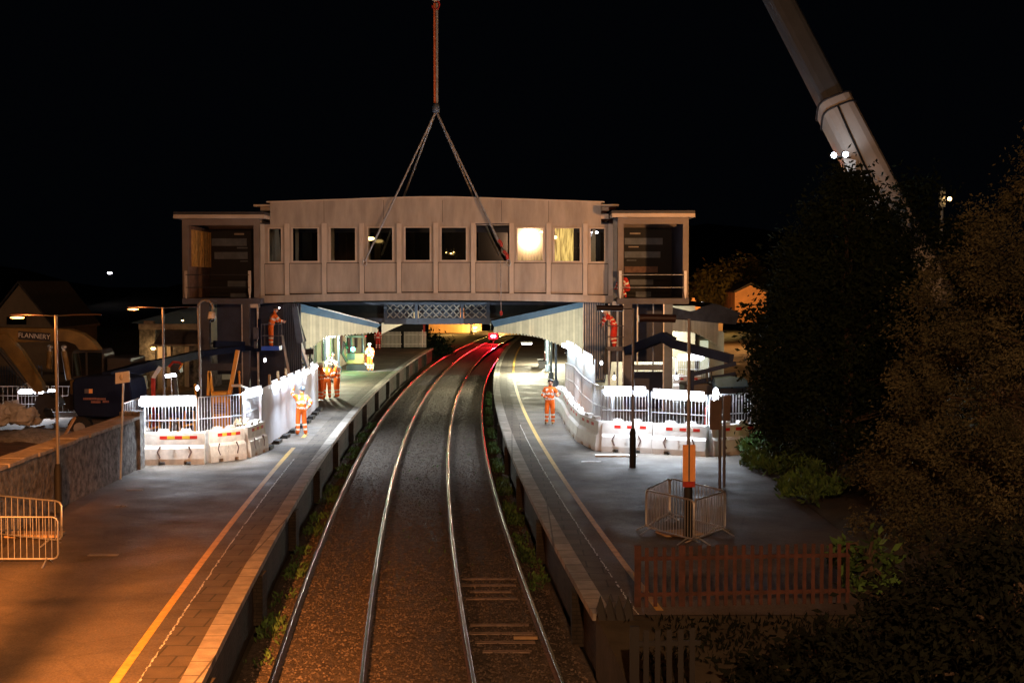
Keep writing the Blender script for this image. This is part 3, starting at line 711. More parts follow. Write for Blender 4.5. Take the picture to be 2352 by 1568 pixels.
# left building: runs back from Y 71 beside left platform
lb = thing('station_building', 'left station building with sloping cream scalloped canopy over the platform', 'station building', (-14, 85, PLAT))
a = MB(); n = 8
vs = []
for i in range(n+1):
    Y = 73+34*i/n; dx = xl(Y)-xl(73); vs += [(-11.3+dx, Y, PLAT), (-11.3+dx, Y, 5.2), (-17+dx, Y, 5.2), (-17+dx, Y, PLAT)]
a.add(vs, [(4*i+j, 4*i+(j+1) % 4, 4*i+4+(j+1) % 4, 4*i+4+j) for i in range(n) for j in range(4)]+[(0, 1, 2, 3)])
M['creamwall'] = mat('pale_platform_wall', (.5, .46, .33), .8, var=.2, scale=1.4)
a.build('wall', 'creamwall', lb)
canopy(lb, [(687, 716), (866, 753)], [(868, 761), (800, 767), (749, 772), (725, 789), (687, 812)], [(684, 696), (876, 745)], 34, 1)
a = MB(); a.bar(P(730, 706, YC-.2), P(870, 742, YC-.2), .06, .05); a.build('pipe', 'steelg', lb)
for i in range(7):
    Y = 75+4.2*i; X = -11.25+xl(Y)-xl(73)
    a = MB(); a.bb(X, X+.06, Y, Y+1.2, PLAT+.02, PLAT+2.2) if i % 2 else a.bb(X, X+.06, Y, Y+1.1, PLAT+.9, PLAT+2.2); a.build('door' if i % 2 else 'window', 'slate' if i % 2 else 'litwhite', lb) if 'litwhite' in M else a.build('door' if i % 2 else 'window', 'slate', lb)
for i in range(5):
    Y = 74+6.5*i; X = -10.7+xl(Y)-xl(73)
    a = MB(); a.cyl((X, Y, PLAT), (X, Y, 4.2), .07); a.lathe((X, Y, PLAT), [(.16, 0), (.16, .3), (.07, .4)]); a.build('canopy_column', 'steelb', lb)
def ceil_lamp(p, label, power=60, r=.22, parent=None):
    t = thing('canopy_light', label, 'lamp', p)
    a = MB(); a.box(p, (.7, .28, .1)); a.build('lamp_housing', 'white', t)
    a = MB(); a.box(V(p)-V((0, 0, .08)), (.62, .24, .05)); a.build('lamp_lens', 'ledsoft', t)
    light('POINT', 'lamp_glow', V(p)-V((0, 0, .25)), power, (1, .96, .68), t, .12)
for k, (x, y, Y, pw) in enumerate(((726, 773, 76, 2200), (758, 770, 86, 800), (783, 771, 98, 250))):
    ceil_lamp(P(x, y, Y), 'bright white fitting under the left canopy, %s from the camera' % ('nearest', 'second', 'farthest')[k], pw)
# right building
rb = thing('station_building', 'right station building with cream scalloped canopy and stone front', 'station building', (9, 80, PLAT))
canopy(rb, [(1339, 706), (1135, 751)], [(1133, 762), (1194, 765), (1238, 772), (1282, 789), (1345, 811)], [(1342, 692), (1127, 737)], 34, -1)
a = MB(); vs = []
for i in range(n+1):
    Y = 73+34*i/n; dx = (xl(Y)-xl(73)); vs += [(4.1+dx, Y, PLAT), (4.1+dx, Y, 5.3), (9.6+dx, Y, 5.3), (9.6+dx, Y, PLAT)]
a.add(vs, [(4*i+j, 4*i+(j+1) % 4, 4*i+4+(j+1) % 4, 4*i+4+j) for i in range(n) for j in range(4)]+[(0, 1, 2, 3)])
a.build('wall', 'creamwall', rb)
ZC = lambda y: P(1176, y, YC).z
# forecourt canopy on the right side of that building
a = MB(); a.prism([P(1542, 731, YC), P(1650, 742, YC)]+scallop([(1650, 795), (1646, 790), (1630, 780), (1608, 768), (1586, 761), (1542, 759)], .13, .06), (0, .06, 0)); a.build('end_valance', 'valance', rb)
a = MB(); a.prism([P(x, y, YC-.08) for x, y in ((1535, 703), (1586, 715), (1600, 712), (1614, 704), (1641, 697), (1655, 701), (1669, 709), (1701, 718), (1690, 745), (1650, 742), (1542, 731))], (0, .2, 0)); a.build('fascia', 'slate', rb)
a = MB(); a.add([P(1535, 703, YC+.2), P(1641, 697, YC+.2), P(1701, 718, YC+.2), P(1701, 718, YC+.2)+V((0, 22, 0)), P(1641, 697, YC+.2)+V((0, 22, 0)), P(1535, 703, YC+.2)+V((0, 22, 0))], [(0, 1, 4, 5), (1, 2, 3, 4)]); a.build('canopy_roof', 'slate', rb)
YW = 74
a = MB(); a.bb(P(1530, 0, YW).x, P(1576, 0, YW).x, YW, YW+.3, PLAT, P(0, 730, YW).z); a.bb(P(1576.2, 0, YW).x, P(1668, 0, YW).x, YW-.05, YW+.3, PLAT, P(0, 760, YW).z); a.build('stone_front', 'creamwall', rb)
a = MB(); a.bb(P(1593, 0, YW).x, P(1609, 0, YW).x, YW-.16, YW-.06, PLAT, P(0, 765, YW).z); a.build('stone_pier', 'stone', rb)
M['litwhite'] = mat('lit_white_window', (1, 1, 1), emit=(1, .97, .88), estr=1.5)
M['litgreen'] = mat('lit_green_window', (1, 1, 1), emit=(.75, .85, .6), estr=.6)
a = MB(); a.bb(P(1541, 0, YW).x, P(1575, 0, YW).x, YW-.06, YW-.02, P(0, 812, YW).z, P(0, 768, YW).z); f = a.build('window', 'litwhite', rb)
a = MB()
for x in (1541, 1558, 1575): a.bb(P(x-.7, 0, YW).x, P(x+.7, 0, YW).x, YW-.1, YW-.061, P(0, 813, YW).z, P(0, 767, YW).z)
a.build('window_bars', 'creamwall', f)
a = MB(); a.bb(P(1612, 0, YW).x, P(1631, 0, YW).x, YW-.11, YW-.07, P(0, 850, YW).z, P(0, 782, YW).z); a.build('door', 'litgreen', rb)
for k, (x, y, Y) in enumerate(((1190, 772, 92), (1237, 778, 100),)):
    ceil_lamp(P(1238 if k else 1172, 776 if k else 790, 95 if k else 85)+V((1.0, 0, .1)), 'white fitting under the right canopy, %s' % ('farther one' if k else 'nearer one'), 3600 if k else 3200)
light('AREA', 'lamp_glow', (6.9, 71.8, 4.6), 480, (1, .97, .85), rb, 1.5, aim=(7.6, 73.5, 1.5))
for i in range(4):
    Y = 75+6.5*i; X = 2.4+xl(Y)-xl(73)
    a = MB(); a.cyl((X, Y, PLAT), (X, Y, 4.2), .07); a.lathe((X, Y, PLAT), [(.16, 0), (.16, .3), (.07, .4)]); a.build('canopy_column', 'steelb', rb)
# bench on right platform
t = thing('platform_bench', 'dark bench against the wall under the right canopy', 'bench', (1.9, 92, PLAT))
a = MB(); a.bb(1.7, 2.2, 90.5, 93, PLAT+.42, PLAT+.48); a.build('seat', 'dark', t); a = MB(); a.bb(2.15, 2.22, 90.5, 93, PLAT+.5, PLAT+1.0); a.build('backrest', 'dark', t)
for y in (90.7, 92.8): a = MB(); a.bb(1.75, 2.15, y-.04, y+.04, PLAT, PLAT+.42); a.build('leg', 'dark', t)
# old stone gable building far left
gb = thing('station_wing', 'pale stone station wing with dark awning behind the left tower', 'station building', (-17, 66, 1.4))
YG = 67.0
a = MB(); a.prism([P(320, 747, YG), P(356, 747, YG), P(356, 905, YG), P(320, 905, YG)], (0, 3, 0)); a.prism([P(356.1, 792, YG+.3), P(480, 792, YG+.3), P(480, 905, YG+.3), P(356.1, 905, YG+.3)], (0, 3, 0)); a.build('wall', 'stone', gb)
a = MB(); a.prism([P(318, 744, YG-.08), P(472, 744, YG-.08), P(472, 757, YG-.08), P(318, 757, YG-.08)], (0, .3, 0)); a.prism([P(330, 737, YG), P(352, 737, YG), P(352, 743.5, YG), P(330, 743.5, YG)], (0, .5, 0)); a.build('cornice', 'stonec', gb)
a = MB(); pts = [(352, 790)]+[(352+20*math.sin(u*PI/2/6)**1.0, 790-31*math.sin(u*PI/12)) for u in range(1, 7)]+[(474, 759), (474, 790)]
a.prism([P(x, y, YG-.9) for x, y in pts], (0, .9, 0)); a.build('awning', 'slate', gb)
a = MB(); a.prism([P(345, 790.5, YG-1), P(474, 790.5, YG-1), P(474, 793.5, YG-1), P(345, 793.5, YG-1)], (0, .1, 0)); a.build('gutter', 'cream', gb)
for (x0, x1) in ((362, 378), (384, 392), (424, 434)):
    a = MB(); a.prism([P(x0, 796, YG+.2), P(x1, 796, YG+.2), P(x1, 905, YG+.2), P(x0, 905, YG+.2)], (0, .08, 0)); a.build('pilaster', 'cream', gb)
a = MB(); a.add([P(300, 743, YG+.4), P(470, 700, YG+.4), P(470, 700, YG+.4)+V((0, 6, 0)), P(300, 743, YG+.4)+V((0, 6, 0))], [(0, 1, 2, 3)]); a.prism([P(300, 741, YG+.3), P(470, 697, YG+.3), P(470, 744, YG+.3), P(320, 744, YG+.3)], (0, .1, 0)); a.build('roof', 'bluepaint', gb)
bulb('wall_lamp', P(352, 800, YG-.6), .1, 'warmlamp', 'small warm lamp on the stone wing beside the awning', 1.2, 40, (1, .55, .2))
bulb('wall_lamp', P(419, 736, YG-.6), .05, 'warmlamp', 'tiny orange lamp above the awning', 1.2)

# ================================================================== BACKGROUND
def gable_house(name, label, x0, x1, ye, yp, yb, Y, wallm, dep=9, cat='house'):
    t = thing(name, label, cat, P((x0+x1)/2, yb, Y)); xm = (x0+x1)/2
    a = MB(); a.prism([P(x0, yb, Y), P(x0, ye, Y), P(xm, yp, Y), P(x1, ye, Y), P(x1, yb, Y)], (0, dep, 0)); a.build('wall', wallm, t)
    a = MB()
    for q in (x0, x1):
        p, r = P(q, ye, Y)+V((0, -.2, .05)), P(xm, yp, Y)+V((0, -.2, .12)); e = (p-r)*.08
        a.add([p+e, r, r+V((0, dep+.4, 0)), p+e+V((0, dep+.4, 0)), p+e+V((0, 0, .14)), r+V((0, 0, .14)), r+V((0, dep+.4, .14)), p+e+V((0, dep+.4, .14))], [(0, 1, 2, 3), (4, 5, 6, 7), (0, 1, 5, 4), (0, 3, 7, 4)])
    a.build('roof', 'slate', t); return t
h = gable_house('gable_house', 'dim tan gabled house behind the yellow digger boom', -35, 122, 752, 655, 900, 85, 'housewall')
a = MB(); a.prism([P(15, 727, 84.9), P(60, 727, 84.9), P(60, 745, 84.9), P(15, 745, 84.9)], (0, .08, 0)); a.build('window', 'glass', h)
light('AREA', 'lamp_glow', P(40, 640, 70), 60, (1, .7, .4), h, 2, aim=P(45, 720, 85))
# bungalow lit yellow under the old footbridge
t = thing('bungalow', 'pale bungalow lit yellow beyond the end of the tracks', 'house', P(1060, 768, 185))
a = MB(); p0, p1 = P(985, 770, 185), P(1106, 770, 185); a.bb(p0.x, p1.x, 185, 192, -.3, 3.0); a.build('wall', 'orangewall', t)
a = MB(); a.prism([(p0.x-.4, 184.5, 3), (p1.x+.4, 184.5, 3), (p1.x-1, 188.5, 5.2), (p0.x+1, 188.5, 5.2)], (0, 0, .15)); a.build('roof', 'slate', t)
for x0, x1, mm in ((998, 1010, 'litwin'), (1014, 1024, 'litwin'), (1047, 1052, 'litwin'), (1080, 1086, 'slate')):
    q0, q1 = P(x0, 760, 185), P(x1, 760, 185); a = MB(); a.bb(q0.x, q1.x, 184.9, 184.98, .9 if mm != 'slate' else -.3, 2.3); a.build('window' if mm != 'slate' else 'door', mm, t)
bulb('wall_lamp', P(1091, 752, 183.5), .22, 'warmlamp', 'warm lamp on the bungalow beyond the tracks', 1.3, 1300, (1, .55, .14))
light('POINT', 'lamp_glow', P(1030, 746, 180), 800, (1, .55, .14), t, .2)
mb = MB(); p0, p1, p2, p3 = G(1085, 772, 0), G(1245, 768, 0), G(1245, 761, 0), G(1085, 759, 0)
mb.add([p0, p1, p2, p3], [(0, 1, 2, 3)])
structure('crossing_road', mb, 'asphalt')
light('POINT', 'crossing_glow', P(1150, 742, 176), 1600, (1, .5, .12), t, .3)
# picket gates & shed at end of left platform
t = thing('picket_fence', 'pale picket fence with gates at the far end of the left platform', 'fence', G(930, 798))
Yf = 119.5
xa, xb = P(876, 790, Yf).x, P(980, 790, Yf).x; npk = 34
for i, (u0, u1) in enumerate(((0, .46), (.52, .8), (.82, 1.0))):
    a = MB(); k0, k1 = int(npk*u0), int(npk*u1)
    for k in range(k0, k1): x = xa+(xb-xa)*k/npk; a.bb(x, x+.07, Yf, Yf+.02, PLAT, PLAT+1.35)
    a.bb(xa+(xb-xa)*u0, xa+(xb-xa)*u1-.04, Yf+.021, Yf+.07, PLAT+.25, PLAT+.33); a.bb(xa+(xb-xa)*u0, xa+(xb-xa)*u1-.04, Yf+.021, Yf+.07, PLAT+1.05, PLAT+1.13); a.build('picket_panel', 'cream2', t)
a = MB()
a.bb(xa+(xb-xa)*.9, xa+(xb-xa)*.92, Yf-.05, Yf+.08, PLAT, PLAT+1.5); a.build('post', 'cream2', t)
t = thing('shed', 'low dark shed with black roof behind the far picket fence', 'shed', (xa+2, 122, PLAT))
a = MB(); a.bb(xa+.2, xb-.4, 121, 124, PLAT, PLAT+2.0); a.build('wall', 'darkwood', t)
a = MB(); a.prism([(xa, 120.6, PLAT+1.9), (xb-.2, 120.6, PLAT+1.9), (xb-.4, 122.5, PLAT+2.9), (xa+.3, 122.5, PLAT+2.9)], (0, 1.9, -.0)); a.build('roof', 'black', t)
bulb('wall_lamp', (xa+6.2, 112, PLAT+4), .1, 'warmlamp', 'warm lamp above the end of the left platform', 1, 330, (1, .45, .15))
# far right: orange houses and street light
t = gable_house('brick_house', 'orange-lit house showing just left of the dark conifer', 1688, 1760, 672, 655, 740, 130, 'orangewall', 8)
light('POINT', 'lamp_glow', P(1700, 690, 122), 1500, (1, .42, .1), t, .2)
t = thing('terrace_house', 'red roofed house with orange chimney beyond the right station building', 'house', P(1600, 720, 125))
a = MB(); a.prism([P(1525, 696, 125), P(1632, 698, 125), P(1660, 722, 125), P(1510, 722, 125)], (0, .4, 0)); a.build('roof', 'orangewall', t)
a = MB(); a.bb(P(1591, 0, 124).x, P(1602, 0, 124).x, 124, 124.8, P(0, 722, 124).z, P(0, 690, 124).z); a.bb(P(1594, 0, 124).x, P(1600, 0, 124).x, 124.1, 124.6, P(0, 689.9, 124).z, P(0, 684, 124).z); a.build('chimney', 'orangewall', t)
a = MB(); a.prism([P(1510, 722, 125.2), P(1660, 722, 125.2), P(1660, 800, 125.2), P(1510, 800, 125.2)], (0, 6, 0)); a.build('wall', 'housewall', t)
light('POINT', 'lamp_glow', P(1588, 690, 118), 700, (1, .42, .12), t, .2)
def street_lamp(label, p, m, r, pw=0, col=(1, 1, 1), h=None):
    t = thing('street_lamp', label, 'street lamp', p); p = V(p)
    a = MB(); a.ell(p, (r*1.4, r, r*.6)); a.build('lamp_head', m, t)
    a = MB(); a.cyl(p+V((r*1.2, 0, r*.5)), p+V((r*1.2, 0, -(h or 4))), .05, 6); a.build('pole', 'dark', t)
    if pw: light('POINT', 'lamp_glow', p-V((0, 0, r)), pw, col, t, r)
street_lamp('white street lamp above the roofs right of the right tower', P(1610, 697, 110), 'whitelamp', .2, 60)
street_lamp('lone white lamp on the dark hillside left of the towers', P(252, 627, 340), 'whitelamp', .42, 0)
for k, (x, y) in enumerate(((1650, 655), (1663, 649))):
    street_lamp('small warm lamp among the yellow trees, %s one' % ('lower left', 'upper right')[k], P(x, y, 150), 'warmlamp', .22, 900, (1, .6, .16))
t = thing('radio_mast', 'slim radio mast with a tiny red light above the trees', 'mast', P(2163, 520, 150))
a = MB(); a.cyl(P(2163, 560, 150), P(2163, 430, 150), .28, 6, r2=.1)
for y in (440, 456, 470): a.bar(P(2157, y, 150), P(2170, y, 150), .5, .5)
a.build('lattice_mast', 'steelg', t)
a = MB(); a.ell(P(2181, 457, 149), (.22, .22, .22)); a.build('warning_light', 'warmlamp', t)
light('POINT', 'lamp_glow', P(2150, 470, 143), 60, (.9, .9, 1), t, .3)

# ================================================================== TREES / PLANTS
def leafcloud(n, fn, size, elong=1.6, droop=.3):
    """n leaves; fn(n) -> positions, outward directions"""
    p, d = fn(n)
    r = RS.randn(n, 3); r[:, 2] -= droop; r += d*.9
    r /= np.linalg.norm(r, axis=1)[:, None]
    q = RS.randn(n, 3); u = np.cross(r, q); u /= np.linalg.norm(u, axis=1)[:, None]
    s_ = size*(.5+RS.rand(n))[:, None]
    a = p-u*s_*.35; b = p+r*s_*elong*.5+u*s_*.28; c = p+r*s_*elong; e = p+r*s_*elong*.5-u*s_*.45
    vs = np.stack([a, b, c, e], 1).reshape(-1, 3)
    F = np.arange(4*n).reshape(-1, 4)
    return vs, F
def leafobj(name, vs, F, m, parent):
    o0 = np.array(wloc(parent)) if parent else np.zeros(3)
    me = bpy.data.meshes.new(name); me.from_pydata((vs-o0).tolist(), [], F.tolist()); me.materials.append(M[m])
    o = bpy.data.objects.new(name, me); COL.objects.link(o); o.parent = parent; return o
def tree(name, label, base, h, prof, m, n=16000, nb=260, size=.16, clump=.42, cat='tree', group=None, droop=.3, seed=1, kind_cone=True):
    """prof: [(height fraction, radius)]"""
    rs = np.random.RandomState(seed); base = V(base); t = thing(name, label, cat, base, group)
    hs = [q[0] for q in prof]; rr = [q[1] for q in prof]
    fz = []; 
    while len(fz) < nb:
        z = rs.rand()
        if rs.rand() < (np.interp(z, hs, rr)+.2)/(max(rr)+.2): fz.append(z)
    fz = np.array(fz); R = np.interp(fz, hs, rr); th = rs.rand(nb)*2*PI
    rad = R*(.55+.5*rs.rand(nb)**.6)*(1+.12*np.sin(th*3+fz*9))
    C = np.stack([base.x+rad*np.cos(th), base.y+rad*np.sin(th), base.z+fz*h], 1)
    out = np.stack([np.cos(th), np.sin(th), np.full(nb, .15)], 1)
    def fn(n):
        k = rs.randint(0, nb, n); g = rs.randn(n, 3)*clump*np.array([1, 1, .8])*(.45+.75*rs.rand(nb)[k])[:, None]
        return C[k]+g, out[k]
    vs, F = leafcloud(n, fn, size, droop=droop); leafobj('crown', vs, F, m, t)
    a = MB(); a.tube([base-V((0, 0, .4)), base+V((.1, 0, h*.35)), base+V((0, .1, h*.93))], .04*h*.55+.06, 8, r2=.02); a.build('trunk', 'bark', t)
    a = MB()
    for k in range(0, nb, max(1, nb//46)):
        c = V(C[k]); st = V((base.x, base.y, base.z+max(.3, (c.z-base.z)*.8))); a.tube([st, (st+c)/2+V((0, 0, .15)), c], .045, 5, r2=.012)
    a.build('limbs', 'bark', t); return t
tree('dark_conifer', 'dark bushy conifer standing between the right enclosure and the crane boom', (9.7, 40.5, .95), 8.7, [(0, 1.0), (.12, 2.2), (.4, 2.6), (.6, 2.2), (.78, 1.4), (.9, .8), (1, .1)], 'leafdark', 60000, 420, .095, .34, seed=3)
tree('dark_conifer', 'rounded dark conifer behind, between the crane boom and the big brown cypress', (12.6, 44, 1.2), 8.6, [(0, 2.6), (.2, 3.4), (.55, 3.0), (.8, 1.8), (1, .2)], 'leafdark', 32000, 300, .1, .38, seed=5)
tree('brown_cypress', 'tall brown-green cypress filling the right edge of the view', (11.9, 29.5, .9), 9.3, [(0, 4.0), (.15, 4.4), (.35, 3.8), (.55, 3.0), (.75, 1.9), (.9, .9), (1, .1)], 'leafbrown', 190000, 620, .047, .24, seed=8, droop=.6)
tree('dark_bush', 'rounded bush in the near right corner, coloured near black for shade', (6.3, 17.0, -.2), 3.5, [(0, 2.3), (.3, 2.4), (.6, 2.0), (.85, 1.3), (1, .2)], 'leafshaded', 40000, 330, .07, .28, cat='bush', seed=9)
tree('dark_bush', 'low bush behind the red fence, coloured near black for shade, beside the bigger one', (4.5, 20.3, -.2), 1.5, [(0, 1.2), (.4, 1.3), (.8, .9), (1, .2)], 'leafshaded', 8000, 120, .09, .22, cat='bush', seed=10)
tree('garden_tree', 'yellow-lit tree beyond the roofs, left one of two', P(1652, 716, 138), 4.0, [(0, .8), (.35, 2.2), (.7, 2.3), (1, .7)], 'leafyellow', 5000, 70, .32, .6, seed=12, group='yellow-lit trees beyond the roofs')
tree('garden_tree', 'yellow-lit tree beyond the roofs, right one beside the orange house', P(1712, 705, 146), 4.6, [(0, .8), (.35, 1.9), (.7, 1.9), (1, .5)], 'leafyellow', 4000, 60, .32, .6, seed=13, group='yellow-lit trees beyond the roofs')
tree('hedge_bush', 'low dark bushes beside the far end of the tracks', (-8.3, 128, -.3), 1.8, [(0, 2.2), (.5, 2.2), (1, .6)], 'leafdark', 3000, 60, .25, .5, cat='bush', seed=14)
tree('leafless_shrub', 'spiky palm-like shrub poking up behind the red fence', (6.6, 25.6, .8), .9, [(0, .1), (.5, .4), (1, .5)], 'leafgreen', 500, 30, .16, .12, cat='shrub', seed=15)
def carpet(name, label, n, x0f, x1f, y0, y1, z, size, m, cat='grass', clumps=None):
    Y = y0+(y1-y0)*RS.rand(n); X = np.array([x0f(y)+(x1f(y)-x0f(y))*RS.rand() for y in Y])
    if clumps is not None:
        keep = (np.sin(X*3.1+Y*1.3)+np.sin(Y*2.3-X*1.9)+RS.randn(n)*.5) > clumps
        X, Y = X[keep], Y[keep]; n = len(X)
    p = np.stack([X, Y, np.array([z(x, y) for x, y in zip(X, Y)]) if callable(z) else np.full(n, z)], 1)
    d = np.tile(np.array([[0, 0, .9]]), (n, 1))
    vs, F = leafcloud(n, lambda k: (p, d), size, 2.2, -.6); o = leafobj(name, vs, F, m, None); tag(o, label, cat, kind='stuff')
carpet('verge_plants', 'green weeds and ivy along the edge of the right platform', 9000, lambda y: 7.25+.2*math.sin(y), lambda y: 8.4, 34.5, 47, lambda x, y: .92+(x-7.2)*.35+.25*abs(math.sin(x*5+y*3)), .085, 'leafgreen', 'weeds', -.4)
carpet('cess_weeds', 'dark green weeds growing between the right rails and platform face', 9000, lambda y: xl(y)+4.98, lambda y: xl(y)+5.42, 30, 84, -.16, .05, 'leafgreen', 'weeds', -.2)
carpet('cess_weeds', 'sparse weeds between the left rail and the left platform face', 5000, lambda y: xl(y)-.6, lambda y: xl(y)-.12, 24, 66, -.16, .05, 'leafgreen', 'weeds', .2)
carpet('track_weeds', 'small tufts of weeds between the rails', 1500, lambda y: xl(y)+1.7, lambda y: xl(y)+4.6, 29, 62, -.15, .035, 'leafgreen', 'weeds', 1.35)
carpet('yard_grass', 'rough dark grass on the slope below the red fence', 9000, lambda y: xl(y)+5.9, lambda y: 8.5, 14.5, 23.4, lambda x, y: -.16+(y-14)*.111, .05, 'leafshaded', 'grass', -1)

# ================================================================== CRANE
cA = P(2000, 405, 45); cB = V((-3.35, 62.6, 47.7)); cD = (cB-cA).normalized()
crane = thing('mobile_crane', 'tall telescopic crane boom rising behind the dark conifer with two white work lamps', 'crane', cA-cD*6)
side = cD.cross(V((0, 1, 0))).normalized(); nrm = side.cross(cD).normalized()
def boomsec(name, s0, s1, wd, dp, m):
    a = MB(); vs = []; n = 14
    for s_ in (s0, s1):
        for j in range(n):
            th = 2*PI*j/n; cx, cy = math.cos(th), math.sin(th)
            ex = .55 if cy < 0 else .32
            x = math.copysign(abs(cx)**ex, cx)*wd/2; y = math.copysign(abs(cy)**ex, cy)*dp/2
            vs.append(cA+cD*s_+side*x+nrm*y)
    a.add(vs, [(j, (j+1) % n, n+(j+1) % n, n+j) for j in range(n)], 0, False); a.add(vs[:n], [tuple(range(n))]); a.add(vs[n:], [tuple(range(n))])
    return a.build(name, m, crane)
s1 = (P(1908, 238, 46)-cA).length
boomsec('boom_base_section', -8, s1, 1.16, 1.35, 'crane')
boomsec('boom_second_section', s1-.3, s1+14, .86, 1.0, 'crane2'); boomsec('boom_third_section', s1+13.8, s1+26, .84, .95, 'crane2'); boomsec('boom_tip_section', s1+25.8, (cB-cA).length, .7, .8, 'crane2')
a = MB(); 
for s_ in (s1-.05, s1-.42):
    n = 20; pts = []
    for j in range(n+1):
        th = 2*PI*j/n; cx, cy = math.cos(th), math.sin(th); ex = .55 if cy < 0 else .32
        pts.append(cA+cD*s_+side*math.copysign(abs(cx)**ex, cx)*.6+nrm*math.copysign(abs(cy)**ex, cy)*.7)
    a.tube(pts, .035, 5)
a.build('boom_collar', 'dark', crane)
a = MB(); a.tube([cA+cD*(s1-.45)-nrm*.72+side*.1, cA+cD*(s1-1.4)-nrm*.72+side*.16, cA+cD*(-2)-nrm*.72+side*.3, cA+cD*(-7)-nrm*.72+side*.3], .035, 6); a.build('hose', 'black', crane)
a = MB(); q = P(1955, 385, 43.9); a.prism([P(1936, 362, 43.9), P(1966, 368, 43.9), P(1962, 420, 43.9), P(1954, 418, 43.9)], (0, .25, 0)); a.bar(P(1960, 415, 43.8), P(1990, 400, 43.8), .05); a.build('lamp_bracket', 'crane', crane)
for x, y in ((1915, 357), (1942, 355)):
    c = P(x, y, 43.6); a = MB(); a.cyl(c, c+V((0, .16, .03)), .1, 12); lh = a.build('work_lamp', 'dark', crane)
    a = MB(); a.ell(c-V((0, .02, 0)), (.085, .05, .085)); a.build('work_lamp_lens', 'led', lh)
a = MB(); a.bar(P(1915, 360, 43.8), P(1950, 360, 43.8), .05); a.build('lamp_rail', 'dark', crane)
light('SPOT', 'lamp_glow', P(1925, 345, 43.2), 70, LEDC, crane, .1, aim=P(1890, 250, 46), spot=95, blend=.8)
light('POINT', 'lamp_glow', P(1945, 372, 43.3), 10, LEDC, crane, .1)
# superstructure and carrier, hidden behind the trees
b0 = cA-cD*8
a = MB(); a.box(b0+V((.6, -.6, -.2)), (2.6, 4.2, 1.6)); a.build('superstructure', 'crane', crane, .08)
a = MB(); a.box(b0+V((1.2, -1.0, -2.1)), (2.8, 11, 1.0)); a.build('carrier', 'crane', crane, .08)
a = MB(); a.box(b0+V((1.2, -5.6, -1.2)), (2.6, 1.9, 1.6)); a.build('cab', 'crane', crane, .15)
for k in range(5):
    for sx in (-1, 1):
        c = V((b0.x+1.2+sx*1.25, b0.y-5+k*2.1, b0.z-2.6)); a = MB(); a.cyl(c-V((.2, 0, 0)), c+V((.2, 0, 0)), .6, 16); a.build('wheel', 'black', crane)
# ---- rigging
hk = V((-3.35, 61.75, 0)); zz = lambda y: CZ-(y-645)/FX*61.75
t = thing('crane_hook', 'pale red hook block at the top edge above the lifting strop', 'crane hook', hk+V((0, 0, zz(0))))
a = MB(); a.prism([hk+V((-.24, -.1, zz(-30))), hk+V((.24, -.1, zz(-30))), hk+V((.2, -.1, zz(6))), hk+V((.08, -.1, zz(10))), hk+V((-.08, -.1, zz(10))), hk+V((-.2, -.1, zz(6)))], (0, .25, 0)); a.build('hook_block', 'crane', t)
a = MB(); pts = [hk+V((.16*math.sin(u*.5)*1.0, 0, zz(18)+.2*math.cos(u*.5))) for u in range(0, 10)]; a.tube(pts, .045, 6); a.build('hook', 'redpaint', t)
a = MB(); 
for dx in (-.14, .14): a.cyl(hk+V((dx, 0, zz(-25))), hk+V((dx*.6, -.5, 47)), .02, 5)
a.build('hoist_rope', 'rope', t)
t = thing('lifting_sling', 'orange strop and four wire legs carrying the footbridge span', 'lifting sling', hk+V((0, 0, zz(250))))
for dx in (-.055, .06):
    a = MB(); a.bar(hk+V((dx, 0, zz(14))), hk+V((dx*.9, 0, zz(240))), .09, .05, up=(0, 1, 0)); a.build('strop', 'strop' if dx < 0 else 'rope', t)
a = MB(); a.lathe(hk+V((0, 0, zz(264))), [(.05, 0), (.15, .05), (.17, .25), (.13, .42), (.04, .44)], 10); a.build('master_link', 'steelb', t)
for (x, y, Y) in ((838, 600, YB-.12), (1168, 600, YB-.12), (850, 600, YB+D+.15), (1156, 600, YB+D+.15)):
    q = P(x, y, YB-.12); q = V((q.x if Y < YB else (q.x-bx(1003))*.97+bx(1003), Y, q.z)); a = MB(); a.cyl(hk+V((0, 0, zz(258))), q, .05, 6)
    if x == 1168: a = MB(); m_ = hk+V((0, 0, zz(258))); k_ = m_+(q-m_)*.86; a.cyl(m_, k_, .055, 6)
    lg = a.build('sling_leg', 'rope', t)
    a = MB(); a.tube([q+V((.09*math.cos(u), 0, .14*math.sin(u)-.06)) for u in np.linspace(0, 2*PI, 9)], .03, 5); a.build('shackle', 'steelg', lg)
    if x == 1168:
        for f0, f1 in ((.86, .9), (.93, .985)):
            a = MB(); a.tube([m_+(q-m_)*f0, m_+(q-m_)*((f0+f1)/2)+V((.07, -.03, 0)), m_+(q-m_)*f1], .075, 6); a.build('red_tie', 'redpaint', lg)
        a = MB(); a.cyl(k_, q, .03, 5); a.build('chain', 'dark', lg)
t = thing('tag_line', 'thin tag line hanging down the front of the span from the right sling foot', 'rope', P(1150, 600, YB-.2))
a = MB(); a.cyl(P(1150, 600, YB-.2), P(1151, 714, YB-.2), .018, 5); a.build('rope', 'rope', t); a = MB(); a.ell(P(1151, 719, YB-.2), (.07, .07, .12)); a.build('weight', 'redpaint', t)

